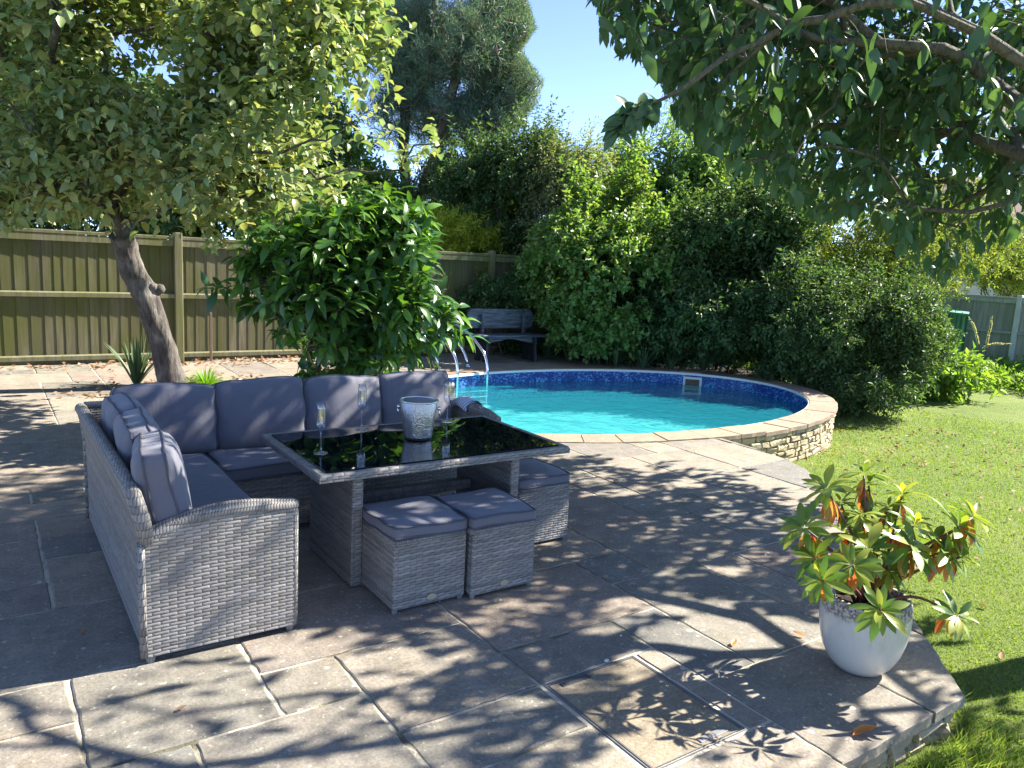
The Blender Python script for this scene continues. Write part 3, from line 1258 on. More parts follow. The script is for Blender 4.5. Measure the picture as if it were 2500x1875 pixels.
def rounded(pts, n=6, r=0.35):
    P = [np.array(p, float) for p in pts]
    out = [P[0]]
    for i in range(1, len(P) - 1):
        a, b, c = P[i - 1], P[i], P[i + 1]
        p = b + (a - b) * r
        q = b + (c - b) * r
        for k in range(n + 1):
            t = k / n
            out.append((1 - t) ** 2 * p + 2 * t * (1 - t) * b + t * t * q)
    out.append(P[-1])
    return out


for x in (5.30, 5.78):
    pts = rounded([(x, 8.93, -0.46), (x, 8.93, 0.2), (x - 0.1, 9.25, 0.5), (x - 0.16, 9.6, 0.62), (x - 0.13, 9.78, 0.5), (x - 0.02, 9.52, 0.2), (x, 9.45, 0.0)])
    part('rail', MB().tube(pts, 0.021, 10), M_STEEL, lad, smooth=True)
    part('foot_flange', MB().lathe([(0.045, 0), (0.045, 0.012), (0.026, 0.03)], 16, (x, 9.45, 0.004)), M_STEEL, lad, smooth=True)
for z in (-0.25, -0.33, -0.41):
    part('tread', MB().box((5.31, 8.87, z), (5.77, 8.96, z + 0.022), 0.004), M_STEEL, lad)

# ------------------------------------------------------------------ recessed cover in the paving
M_ZINC = simple('weathered steel', (0.2, 0.2, 0.2), 0.6, metal=0.4, nscale=30, var=0.25)
M_BLACK = simple('black iron', (0.03, 0.035, 0.045), 0.5, metal=0.3, nscale=40, var=0.4)
mc = thing('drain_cover', 'square recessed drain cover with steel edging and stone infill set in the paving', 'drain cover', (1.93, 1.84, 0))
fr_ = MB()
X0, X1, Y0, Y1 = 1.705, 2.165, 1.55, 2.135
for (a, b) in [((X0, Y0), (X1, Y0)), ((X1, Y0), (X1, Y1)), ((X1, Y1), (X0, Y1)), ((X0, Y1), (X0, Y0))]:
    a, b = np.array(a), np.array(b)
    d = (b - a) / np.linalg.norm(b - a)
    nn = np.array([-d[1], d[0]])
    for o_, w_, h_ in ((0, 0.004, 0.0), (0.01, 0.003, 0.001)):
        q = [a + nn * o_ + d * o_, b + nn * o_ - d * o_, b + nn * (o_ + w_) - d * (o_ + w_), a + nn * (o_ + w_) + d * (o_ + w_)]
        fr_.prism([tuple(p) for p in q], -0.02, h_)
part('steel_frame', fr_, M_ZINC, mc)
inf = MB()
inf.box((X0 + 0.015, Y0 + 0.015, -0.03), (X1 - 0.015, Y1 - 0.015, -0.001), 0.002)
M_INF = stone_mat('cover infill stone', [(0, (0.26, 0.22, 0.165)), (1, (0.26, 0.22, 0.165))])
part('stone_infill', inf, M_INF, mc)
part('lifting_slot', MB().box((1.76, 2.085, -0.01), (1.9, 2.112, 0.003), 0.002).box((1.775, 2.09, 0.0), (1.885, 2.105, 0.005), 0.001), M_BLACK, mc)
part('lifting_slot', MB().box((1.96, 1.575, -0.01), (2.1, 1.602, 0.003), 0.002).box((1.975, 1.58, 0.0), (2.085, 1.597, 0.005), 0.001), M_ZINC, mc)

# ------------------------------------------------------------------ wicker furniture
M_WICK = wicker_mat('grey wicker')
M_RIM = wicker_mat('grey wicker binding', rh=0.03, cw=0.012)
t_ = NT('slate fabric')
c_ = t_.mix(t_.noise(3, 3), (0.118, 0.117, 0.142), (0.142, 0.141, 0.17))
t_.base(c_)
t_.rough(0.75)
t_.b.inputs['Specular IOR Level'].default_value = 0.3
t_.b.inputs['Sheen Weight'].default_value = 0.25
wv = t_.noise(420, 2, 0.5)
cr = t_.noise(7, 3, 0.5, t_.scaled((1, 1, 0.5)), dist=1.2)
t_.bump(t_.m('ADD', t_.m('MULTIPLY', wv, 0.06), t_.m('MULTIPLY', cr, 1.0)), 0.35, 0.018)
M_FAB = t_.mat
M_PIPE = simple('slate piping', (0.07, 0.07, 0.09), 0.7)


def cushion_mb(w, d, h, edge=0.5, e=4, n=18, seed=0, slump=0.0, wr=0.004, corner=0.05, pinch=0.02):
    """pillow: width w (x), thickness d (y), height h (z) centred on the origin; returns body and two piping loops"""
    rn = random.Random(seed)
    ph = [rn.uniform(0, 6) for _ in range(8)]

    def mp(a, b, c):
        prof = edge + (1 - edge) * (max(0, 1 - abs(a) ** e) * max(0, 1 - abs(c) ** e)) ** 0.5
        x = w / 2 * a * (1 - corner * abs(c) ** 7 - pinch * (1 - c * c))
        z = h / 2 * c * (1 - corner * abs(a) ** 7 - pinch * (1 - a * a))
        y = d / 2 * b * prof
        rr = max(abs(a), abs(c))
        wrk = wr * (rr ** 2 - 0.55 * rr ** 8) * (math.sin(7 * a + ph[0] + 2 * c) + math.sin(8 * c + ph[1] - 3 * a) + 0.5 * math.sin(17 * a + 5 * c + ph[2]))
        y += b * wrk
        z += slump * (1 - (a) ** 2) * (1 if c > 0 else 0.2) * c - slump * 0.4 * math.sin(3 * a + ph[3]) * max(0, c)
        x += 0.004 * math.sin(6 * c + ph[4])
        y += 0.006 * math.sin(2.2 * a + ph[5]) * math.sin(2 * c + ph[6])
        return (x, y, z)
    mb = MB()
    idx = {}
    V = []

    def vid(a, b, c):
        k = (round(a, 5), round(b, 5), round(c, 5))
        if k not in idx:
            idx[k] = len(V)
            V.append(mp(a, b, c))
        return idx[k]
    g = [math.sin((i / n - 0.5) * math.pi) * 0.35 + (2 * i / n - 1) * 0.65 for i in range(n + 1)]
    g[0], g[-1] = -1, 1
    sd2 = [-1, -0.5, 0, 0.5, 1]
    F_ = []
    for i in range(n):
        for j in range(n):
            F_.append((vid(g[i], -1, g[j]), vid(g[i + 1], -1, g[j]), vid(g[i + 1], -1, g[j + 1]), vid(g[i], -1, g[j + 1])))
            F_.append((vid(g[i], 1, g[j]), vid(g[i], 1, g[j + 1]), vid(g[i + 1], 1, g[j + 1]), vid(g[i + 1], 1, g[j])))
    for i in range(n):
        for k in range(4):
            b0, b1 = sd2[k], sd2[k + 1]
            F_.append((vid(g[i], b0, -1), vid(g[i], b1, -1), vid(g[i + 1], b1, -1), vid(g[i + 1], b0, -1)))
            F_.append((vid(g[i], b0, 1), vid(g[i + 1], b0, 1), vid(g[i + 1], b1, 1), vid(g[i], b1, 1)))
            F_.append((vid(-1, b0, g[i]), vid(-1, b0, g[i + 1]), vid(-1, b1, g[i + 1]), vid(-1, b1, g[i])))
            F_.append((vid(1, b0, g[i]), vid(1, b1, g[i]), vid(1, b1, g[i + 1]), vid(1, b0, g[i + 1])))
    mb.add(V, F_)
    pipes = MB()
    for b in (-1, 1):
        loop = [mp(a, b, -1) for a in g] + [mp(1, b, c) for c in g[1:]] + [mp(a, b, 1) for a in g[::-1][1:]] + [mp(-1, b, c) for c in g[::-1][1:]]
        pipes.tube(loop, 0.0048, 6, caps=False)
    return mb, pipes


def place(mb, M):
    return mb.xf(M)


def cushion(name, label, cat, w, d, h, M, parent=None, group=None, **k):
    b, p = cushion_mb(w, d, h, **k)
    b.xf(M)
    p.xf(M)
    if parent is None:
        loc = tuple(np.array(M)[:3, 3] - np.array([0, 0, h * 0.45]))
        t = thing(name, label, cat, loc, group)
        part('cover', b, M_FAB, t, smooth=True)
        part('piping', p, M_PIPE, t, smooth=True)
        return t
    c = part(name, b, M_FAB, parent, smooth=True)
    part('piping', p, M_PIPE, c, smooth=True)
    return c


def T(x, y, z, rx=0, ry=0, rz=0):
    return Matrix.Translation((x, y, z)) @ Matrix.Rotation(R(rz), 4, 'Z') @ Matrix.Rotation(R(ry), 4, 'Y') @ Matrix.Rotation(R(rx), 4, 'X')


def panel(pts, th, axis):
    """flat panel: pts in the panel plane (a, z), thickness range th along axis 'x' or 'y'"""
    mb = MB()
    n = len(pts)
    t0, t1 = th
    if axis == 'y':
        v = [(a, t0, z) for a, z in pts] + [(a, t1, z) for a, z in pts]
    else:
        v = [(t0, a, z) for a, z in pts] + [(t1, a, z) for a, z in pts]
    return mb.add(v, [tuple(range(n)), tuple(range(n, 2 * n))[::-1]] + [(i, n + i, n + (i + 1) % n, (i + 1) % n) for i in range(n)])


# left section: arm at the front, back along x = 0.45 leaning outwards
sl = thing('corner_sofa_side_section', 'side section of the grey wicker corner sofa with a curved front arm, nearest the camera', 'sofa section', (0.75, 3.9, 0))
arm_top = [(0.447, 0.485), (0.5, 0.505), (0.563, 0.527), (0.625, 0.544), (0.689, 0.554), (0.776, 0.56), (0.865, 0.556), (0.95, 0.546), (1.02, 0.538), (1.035, 0.53)]
arm = panel([(0.452, 0.03), (1.035, 0.03)] + arm_top[::-1], (2.985, 3.045), 'y')
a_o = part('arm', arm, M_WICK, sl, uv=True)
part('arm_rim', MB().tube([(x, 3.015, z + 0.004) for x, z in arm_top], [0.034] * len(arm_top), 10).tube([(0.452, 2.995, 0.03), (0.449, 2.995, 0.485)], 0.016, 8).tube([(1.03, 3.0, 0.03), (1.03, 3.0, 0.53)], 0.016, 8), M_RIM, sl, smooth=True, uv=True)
bk = MB()
ys = np.linspace(2.99, 4.76, 13)
zs_ = [0.035, 0.25, 0.485, 0.675]
xo = [0.452, 0.45, 0.445, 0.408]
vs, fs = [], []
for iy, y in enumerate(ys):
    yy = [y, y, y, y + 0.035 * max(0, 1 - (y - 2.99) / 0.2)]
    for k in range(4):
        vs.append((xo[k], yy[k], zs_[k] - (0.02 * (y - 2.99) / 1.8 if k == 3 else 0)))
    for k in range(4):
        vs.append((xo[k] + 0.05, yy[k], zs_[k] - (0.02 * (y - 2.99) / 1.8 if k == 3 else 0)))
m_ = 8
for i in range(len(ys) - 1):
    for k in range(3):
        fs.append((i * m_ + k, i * m_ + k + 1, (i + 1) * m_ + k + 1, (i + 1) * m_ + k))
        fs.append((i * m_ + 4 + k, (i + 1) * m_ + 4 + k, (i + 1) * m_ + 5 + k, i * m_ + 5 + k))
    fs.append((i * m_ + 3, i * m_ + 7, (i + 1) * m_ + 7, (i + 1) * m_ + 3))
fs.append((0, 4, 5, 1))
fs.append((1, 5, 6, 2))
fs.append((2, 6, 7, 3))
e_ = (len(ys) - 1) * m_
for k in range(3):
    fs.append((e_ + k, e_ + k + 1, e_ + k + 5, e_ + k + 4))
bk.add(vs, fs)
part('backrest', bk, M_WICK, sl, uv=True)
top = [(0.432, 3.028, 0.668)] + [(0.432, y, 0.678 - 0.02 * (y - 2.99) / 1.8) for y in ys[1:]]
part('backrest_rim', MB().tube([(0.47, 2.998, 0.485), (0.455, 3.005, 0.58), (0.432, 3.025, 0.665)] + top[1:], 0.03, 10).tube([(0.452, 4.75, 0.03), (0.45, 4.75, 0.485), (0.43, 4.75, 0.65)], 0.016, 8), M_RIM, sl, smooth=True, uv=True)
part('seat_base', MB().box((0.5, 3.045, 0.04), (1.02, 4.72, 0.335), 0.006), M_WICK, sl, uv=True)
for x, y in ((0.475, 3.005), (1.015, 3.01), (0.475, 4.72)):
    part('foot', MB().lathe([(0.014, 0), (0.018, 0.02), (0.018, 0.035)], 10, (x, y, 0.0)), M_RIM, sl, uv=True)
cushion('seat_cushion', None, None, 0.46, 0.085, 1.46, T(0.79, 3.79, 0.376, 90), sl, edge=0.82, e=8, seed=5, wr=0.001, corner=0.01, pinch=0.004)

# back section with the far arm
sb = thing('corner_sofa_back_section', 'long back section of the grey wicker corner sofa, in front of the glossy shrub', 'sofa section', (1.9, 4.5, 0))
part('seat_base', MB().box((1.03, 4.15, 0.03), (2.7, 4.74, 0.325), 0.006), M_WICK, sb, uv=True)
bb = MB()
zz2 = [(4.76, 0.035), (4.765, 0.42), (4.8, 0.655)]
vs = []
for x in (0.47, 2.8):
    vs += [(x, y, z) for y, z in zz2] + [(x, y - 0.05, z) for y, z in zz2]
fs = [(0, 1, 7, 6), (1, 2, 8, 7), (3, 9, 10, 4), (4, 10, 11, 5), (2, 5, 11, 8), (0, 3, 4, 1), (1, 4, 5, 2), (6, 7, 10, 9), (7, 8, 11, 10)]
bb.add(vs, [f[::-1] for f in fs])
part('backrest', bb, M_WICK, sb, uv=True)
part('backrest_rim', MB().tube([(0.45, 4.775, 0.662), (2.8, 4.775, 0.662)], 0.028, 10), M_RIM, sb, smooth=True, uv=True)
arm2 = [(4.12, 0.535), (4.2, 0.553), (4.35, 0.562), (4.5, 0.555), (4.62, 0.535), (4.78, 0.5)]
part('arm', panel([(4.12, 0.03), (4.78, 0.03)] + arm2[::-1], (2.72, 2.79), 'x'), M_WICK, sb, uv=True)
part('arm_rim', MB().tube([(2.755, y, z + 0.004) for y, z in arm2], 0.038, 10), M_RIM, sb, smooth=True, uv=True)
for x, y in ((2.75, 4.15), (2.75, 4.73), (1.06, 4.19)):
    part('foot', MB().lathe([(0.014, 0), (0.018, 0.02), (0.018, 0.035)], 10, (x, y, 0.0)), M_RIM, sb, uv=True)
cushion('seat_cushion', None, None, 0.84, 0.08, 0.46, T(1.46, 4.355, 0.368, 90), sb, edge=0.8, e=8, seed=8, wr=0.001, corner=0.015, pinch=0.006)
cushion('seat_cushion', None, None, 0.82, 0.08, 0.46, T(2.29, 4.355, 0.368, 90), sb, edge=0.8, e=8, seed=9, wr=0.001, corner=0.015, pinch=0.006)

G1, G2 = 'loose cushions along the back of the corner sofa', 'loose cushions along the side of the corner sofa'
lab = ['slate grey back cushion in the corner of the sofa, left of the three beside it', 'slate grey back cushion second from the sofa corner with a bright sun patch', 'slate grey back cushion behind the middle champagne flute, third from the sofa corner', 'slate grey back cushion beside the pool ladder, at the far right end of the sofa']
xs = [(0.565, 1.1), (1.105, 1.63), (1.635, 2.14), (2.145, 2.66)]
for i, (a, b) in enumerate(xs):
    cushion('back_cushion', lab[i], 'cushion', b - a + 0.012, 0.17, 0.395 + 0.01 * (i % 2), T((a + b) / 2, 4.6 + 0.01 * (i % 2), 0.592, -13, [1.5, -1.0, 1.2, -1.6][i], [1, -1.5, 1.5, -1][i]), None, G1, edge=0.36, seed=20 + i, wr=0.005, slump=0.012)
lab = ['plump slate grey cushion against the side back of the sofa, nearest the wicker arm', 'slate grey side cushion in the middle, squeezed between two others', 'slate grey side cushion farthest back, leaning beside the sofa corner']
for i, (y, rz, rx, dz) in enumerate([(3.27, 82, 10, 0.0), (3.72, 86, 12, 0.005), (4.2, 91, 13, -0.005)]):
    cushion('side_cushion', lab[i], 'cushion', 0.5, 0.19, 0.4, T(0.575 + 0.012 * i, y, 0.6 + dz, -rx, [2, -2, 1][i], rz), None, G2, edge=0.42, seed=40 + i, wr=0.0035, slump=0.012)

# table
M_GLASS_B = simple('black table glass', (0.004, 0.006, 0.009), 0.012, spec=0.35, var=0.02)
M_GLASS_B.node_tree.nodes['Principled BSDF'].inputs['Coat Weight'].default_value = 0.0
M_GLASS_B.node_tree.nodes['Principled BSDF'].inputs['Coat Roughness'].default_value = 0.01
tb = thing('patio_table', 'rectangular grey wicker dining table with a black glass top, inside the corner sofa', 'table', (1.9, 3.6, 0))
TX0, TX1, TY0, TY1, TZ = 1.205, 2.62, 3.183, 4.057, 0.6
fr2 = MB()
fw = 0.05
o_ = [(TX0, TY0), (TX1, TY0), (TX1, TY1), (TX0, TY1)]
i_ = [(TX0 + fw, TY0 + fw), (TX1 - fw, TY0 + fw), (TX1 - fw, TY1 - fw), (TX0 + fw, TY1 - fw)]
for k in range(4):
    a, b = o_[k], o_[(k + 1) % 4]
    c, d = i_[(k + 1) % 4], i_[k]
    mid = lambda p, q, s_: (p[0] + (q[0] - p[0]) * s_, p[1] + (q[1] - p[1]) * s_)
    a2, b2 = mid(a, d, 0.15), mid(b, c, 0.15)
    v = [(*a, TZ - 0.036), (*b, TZ - 0.036), (*c, TZ - 0.036), (*d, TZ - 0.036), (*a, TZ - 0.012), (*b, TZ - 0.012), (*a2, TZ + 0.001), (*b2, TZ + 0.001), (*c, TZ - 0.004), (*d, TZ - 0.004)]
    fr2.add(v, [(3, 2, 1, 0), (0, 1, 5, 4), (4, 5, 7, 6), (6, 7, 8, 9), (2, 3, 9, 8)])
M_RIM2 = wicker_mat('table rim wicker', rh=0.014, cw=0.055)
part('top_rim', fr2, M_RIM2, tb, uv=True)
part('glass_top', MB().box((TX0 + fw - 0.006, TY0 + fw - 0.006, TZ - 0.03), (TX1 - fw + 0.006, TY1 - fw + 0.006, TZ + 0.0035), 0.002), M_GLASS_B, tb)
for x in (1.395, 2.292):
    part('leg_panel', MB().box((x, 3.26, 0.008), (x + 0.055, 3.83, TZ - 0.036), 0.006), M_WICK, tb, uv=True)
part('crossbar', MB().box((1.45, 3.66, 0.27), (2.292, 3.71, 0.33), 0.006), M_RIM, tb, uv=True)
part('underframe', MB().box((1.3, 3.3, TZ - 0.06), (2.5, 3.95, TZ - 0.036)), M_BLACK, tb)

# stools
M_BRASS = simple('dull brass tag', (0.55, 0.5, 0.36), 0.4, metal=0.6)


def stool(x0, x1, y0, y1, label, tagged=True, seed=0):
    t = thing('wicker_stool', label, 'stool', ((x0 + x1) / 2, (y0 + y1) / 2, 0), 'grey wicker stools around the table')
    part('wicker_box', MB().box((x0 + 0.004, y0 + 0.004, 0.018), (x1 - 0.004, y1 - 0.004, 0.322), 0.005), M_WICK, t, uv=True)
    r = 0.014
    loop = [(x0 + r, y0 + r), (x1 - r, y0 + r), (x1 - r, y1 - r), (x0 + r, y1 - r)]
    rm = MB()
    for k in range(4):
        a, b = loop[k], loop[(k + 1) % 4]
        rm.tube([(*a, 0.33), (*b, 0.33)], 0.0155, 8)
    part('top_rim', rm, M_RIM, t, uv=True, smooth=True)
    for x in (x0 + 0.02, x1 - 0.02):
        for y in (y0 + 0.02, y1 - 0.02):
            part('foot', MB().lathe([(0.012, 0), (0.014, 0.02)], 8, (x, y, 0)), M_RIM, t, uv=True)
    cushion('seat_cushion', None, None, x1 - x0 - 0.006, 0.06, y1 - y0 - 0.006, T((x0 + x1) / 2, (y0 + y1) / 2, 0.372, 90), t, edge=0.8, e=4, seed=seed, wr=0.0015, corner=0.02, pinch=0.006)
    if tagged:
        cx = x0 + (x1 - x0) * 0.52
        tg = MB().lathe([(0.024, -0.001), (0.024, 0.002), (0.0, 0.0025)], 20)
        M = np.diag([1, 0.55, 1, 1.0])
        tg.xf(M)
        tg.xf(T(cx, y0 + 0.001, 0.052, 90))
        part('oval_tag', tg, M_BRASS, t)
    return t


stool(1.445, 1.823, 2.915, 3.305, 'grey wicker stool with slate cushion at the front left of the table', seed=51)
stool(1.832, 2.2, 2.885, 3.27, 'grey wicker stool with slate cushion, right of its twin in front of the table', seed=52)
stool(2.385, 2.752, 3.31, 3.7, 'grey wicker stool with slate cushion beyond the right end of the table', False, seed=53)

# glasses and ice bucket
t_ = NT('clear glass')
t_.t.nodes.remove(t_.b)
tr = t_.n('BsdfTransparent')
lw_ = t_.n('LayerWeight')
lw_.inputs[0].default_value = 0.35
t_.l(t_.ramp(lw_.outputs['Facing'], [(0.25, (0.97, 0.98, 0.99)), (0.75, (0.74, 0.77, 0.8)), (1.0, (0.45, 0.48, 0.52))]), tr.inputs[0])
gl = t_.n('BsdfGlossy')
gl.inputs['Roughness'].default_value = 0.04
ms = t_.n('MixShader')
t_.l(schlick(t_, None, 0.17), ms.inputs[0])
t_.l(tr.outputs[0], ms.inputs[1])
t_.l(gl.outputs[0], ms.inputs[2])
t_.l(ms.outputs[0], t_.out.inputs[0])
M_GLASS = t_.mat
GZ = TZ + 0.0036


def flute(x, y, h, label):
    o = MB()
    prof = [(0.0, 0.0), (0.033, 0.0), (0.0345, 0.002), (0.03, 0.0045), (0.012, 0.008), (0.0052, 0.013), (0.004, 0.03), (0.0038, 0.09), (0.005, 0.105), (0.011, 0.113), (0.019, 0.124), (0.0235, 0.14), (0.0252, 0.16), (0.0245, 0.19), (0.0222, 0.225), (0.0205, h),
            (0.0193, h), (0.021, 0.225), (0.0233, 0.19), (0.0239, 0.16), (0.0222, 0.141), (0.0178, 0.127), (0.0098, 0.1165), (0.0, 0.113)]
    o.lathe(prof, 32, (x, y, GZ))
    g = part('champagne_flute', o, M_GLASS, smooth=True, origin=(x, y, GZ))
    return tag(g, label, 'champagne flute', 'champagne flutes on the table')


flute(1.345, 3.545, 0.256, 'empty champagne flute nearest the front left corner of the table')
flute(1.737, 3.955, 0.256, 'empty champagne flute between the ice bucket and the front left flute')
flute(2.287, 3.955, 0.25, 'empty champagne flute right of the ice bucket, against the pool')
t_ = NT('hammered steel')
t_.base((0.55, 0.535, 0.51))
t_.b.inputs['Metallic'].default_value = 1
t_.rough(0.3)
vo = t_.n('TexVoronoi')
vo.feature = 'F1'
vo.inputs['Scale'].default_value = 130
t_.l(t_.scaled((1, 1, 1.5)), vo.inputs['Vector'])
t_.bump(vo.outputs['Distance'], 0.7, 0.0025)
M_HAM = t_.mat
bx, by = 1.93, 3.645
ib = thing('ice_bucket', 'hammered steel champagne bucket with ring handles on the glass table', 'ice bucket', (bx, by, GZ))
part('bucket_body', MB().lathe([(0.0, 0.002), (0.066, 0.0), (0.072, 0.004), (0.076, 0.02), (0.09, 0.125), (0.1, 0.208), (0.0985, 0.21), (0.0885, 0.125), (0.0745, 0.022), (0.0, 0.012)], 48, (bx, by, GZ)), M_HAM, ib, smooth=True)
part('rolled_rim', MB().tube([(bx + 0.102 * math.cos(a), by + 0.102 * math.sin(a), GZ + 0.211) for a in np.linspace(0, 2 * math.pi, 49)], 0.0045, 8, caps=False), M_STEEL, ib, smooth=True)
for s_ in (-1, 1):
    ax_, ay_ = CA * s_, -SA * s_
    kx, ky = bx + ax_ * 0.1, by + ay_ * 0.1
    hd = part('handle_knob', MB().lathe([(0.0, -0.011), (0.008, -0.008), (0.0112, 0), (0.008, 0.008), (0, 0.011)], 14, (kx + ax_ * 0.008, ky + ay_ * 0.008, GZ + 0.172)), M_STEEL, ib, smooth=True)
    ringp = [(kx + ax_ * (0.009), ky + ay_ * 0.009, GZ + 0.158)]
    cxr, cyr = kx + ax_ * 0.012, ky + ay_ * 0.012
    tv = np.array([-ay_, ax_])
    pts = [(cxr + tv[0] * 0.014 * math.cos(a), cyr + tv[1] * 0.014 * math.cos(a), GZ + 0.151 + 0.018 * math.sin(a)) for a in np.linspace(0, 2 * math.pi, 25)]
    part('ring', MB().tube(pts, 0.0028, 6, caps=False), M_STEEL, hd, smooth=True)

# striped towel rolled over the far sofa arm
t_ = NT('striped towel')
sp = t_.n('SeparateXYZ')
t_.l(t_.obj(), sp.inputs[0])
sw_ = t_.m('FRACT', t_.m('MULTIPLY', t_.m('ADD', sp.outputs[1], t_.m('MULTIPLY', sp.outputs[2], 0.5)), 42))
t_.base(t_.mix(t_.ramp(sw_, [(0.35, 0.0), (0.5, 1.0)]), (0.14, 0.22, 0.36), (0.62, 0.68, 0.74)))
t_.rough(0.95)
t_.bump(t_.noise(160, 3), 0.6, 0.004)
tw_ = MB()
n1, n2 = 22, 14
V_, F_ = [], []
for i in range(n1 + 1):
    u = i / n1
    for j in range(n2 + 1):
        v = j / n2
        a = (u - 0.5) * 2.6
        r_ = 0.058 + 0.006 * math.sin(9 * v + 3 * u)
        V_.append((2.77 + r_ * 1.15 * math.sin(a), 4.42 + 0.4 * v + 0.008 * math.sin(7 * u), 0.535 - 0.0 + r_ * math.cos(a) * 1.1 - 0.09 * v * v + 0.045 * math.exp(-((v - 0.35) / 0.3) ** 2) - 0.1 * max(0, abs(u - 0.5) - 0.42)))
for i in range(n1):
    for j in range(n2):
        F_.append((i * (n2 + 1) + j, i * (n2 + 1) + j + 1, (i + 1) * (n2 + 1) + j + 1, (i + 1) * (n2 + 1) + j))
m0 = len(V_)
V_ += [(x, y, z - 0.012) for x, y, z in V_]
F_ += [tuple(m0 + k for k in f[::-1]) for f in F_]
tw_.add(V_, F_)
tt = tag(part('striped_towel', tw_, t_.mat, smooth=True, origin=(2.77, 4.6, 0.56)), 'blue and white striped towel rolled over the far arm of the sofa', 'towel')

# ------------------------------------------------------------------ bench
t_ = NT('charcoal painted wood')
gr = t_.noise(30, 6, 0.7, t_.scaled((0.12, 1, 1.4)))
t_.base(t_.mix(t_.ramp(gr, [(0.42, 0.0), (0.62, 1.0)]), (0.03, 0.034, 0.05), (0.15, 0.16, 0.21)))
t_.rough(0.42)
t_.bump(gr, 0.5, 0.006)
M_BW = t_.mat
M_BLEG = simple('black painted legs', (0.018, 0.019, 0.025), 0.5, nscale=20, var=0.5)
be = thing('garden_bench', 'dark painted wooden bench with rounded back board beyond the pool', 'bench', (6.75, 9.95, 0))


def round_board(x0, x1, z0, z1, r, y0, y1):
    pts = []
    for cx, cz, a0 in ((x1 - r, z0 + r, -90), (x1 - r, z1 - r, 0), (x0 + r, z1 - r, 90), (x0 + r, z0 + r, 180)):
        for k in range(7):
            a = R(a0 + 15 * k)
            pts.append((cx + r * math.cos(a), cz + r * math.sin(a)))
    return panel(pts, (y0, y1), 'y')


BM = Matrix.Translation((6.75, 9.95, 0)) @ Matrix.Rotation(R(-4), 4, 'Z')


def bpart(name, mb, par=be, mat=M_BW):
    mb.xf(BM)
    return part(name, mb, mat, par)


bpart('back_board', round_board(-0.6, 0.58, 0.50, 0.80, 0.11, 0.12, 0.155).xf(Matrix.Translation((0, 0.0, 0.0)) @ Matrix.Rotation(R(-3), 4, 'X')))
bpart('seat', MB().box((-0.62, -0.2, 0.385), (0.62, 0.14, 0.42), 0.008))
for x in (-0.43, 0.43):
    pts = [(-0.2, 0.0), (-0.07, 0.0), (-0.03, 0.1), (0.03, 0.1), (0.07, 0.0), (0.2, 0.0), (0.185, 0.12), (0.17, 0.25), (0.18, 0.385), (-0.18, 0.385), (-0.165, 0.25), (-0.185, 0.12)]
    bpart('side_leg', panel([(a - 0.03, z) for a, z in pts], (x - 0.02, x + 0.02), 'x'), mat=M_BLEG)
    bpart('back_post', MB().box((x * 0.85 - 0.02, 0.08, 0.42), (x * 0.85 + 0.02, 0.118, 0.72)))
ap = [(-0.41, 0.383), (0.41, 0.383), (0.41, 0.29)] + [(0.41 - 0.82 * k / 16, 0.29 + 0.035 * math.sin(math.pi * k / 16) + 0.03 * math.sin(math.pi * k / 16) ** 4) for k in range(1, 16)] + [(-0.41, 0.29)]
bpart('apron', panel(ap[::-1], (-0.14, -0.12), 'y'))

# ------------------------------------------------------------------ fences
def fence_wood(name, pale, green, gk):
    t = NT(name)
    r = t.island()
    c = t.ramp(r, [(0, tuple(x * 0.66 for x in pale)), (0.5, pale), (1, tuple(min(1, x * 1.15) for x in pale))])
    g = t.noise(26, 7, 0.7, t.scaled((1, 1, 0.06)))
    c = t.mix(t.ramp(g, [(0.35, 0.8), (0.6, 0.0)]), c, tuple(x * 0.45 for x in pale))
    z = t.n('SeparateXYZ')
    t.l(t.obj(), z.inputs[0])
    al = t.m('MULTIPLY', t.ramp(t.noise(2.2, 4, 0.6, t.scaled((1, 1, 0.4))), [(0.35, 0.0), (0.65, 1.0)]), gk)
    c = t.mix(al, c, green)
    t.base(c)
    t.rough(0.9)
    t.b.inputs['Specular IOR Level'].default_value = 0.2
    t.bump(g, 0.5, 0.004)
    return t.mat


M_FENCE = fence_wood('fence boards', (0.165, 0.146, 0.092), (0.09, 0.095, 0.024), 0.95)
M_RAIL = fence_wood('fence rails', (0.22, 0.2, 0.13), (0.14, 0.145, 0.045), 0.7)
M_FGREY = fence_wood('grey fence boards', (0.4, 0.37, 0.32), (0.27, 0.27, 0.18), 0.3)
M_RGREY = fence_wood('grey fence rails', (0.42, 0.4, 0.35), (0.3, 0.29, 0.2), 0.25)
M_CONC = simple('concrete post', (0.55, 0.54, 0.5), 0.9, nscale=14, var=0.2)


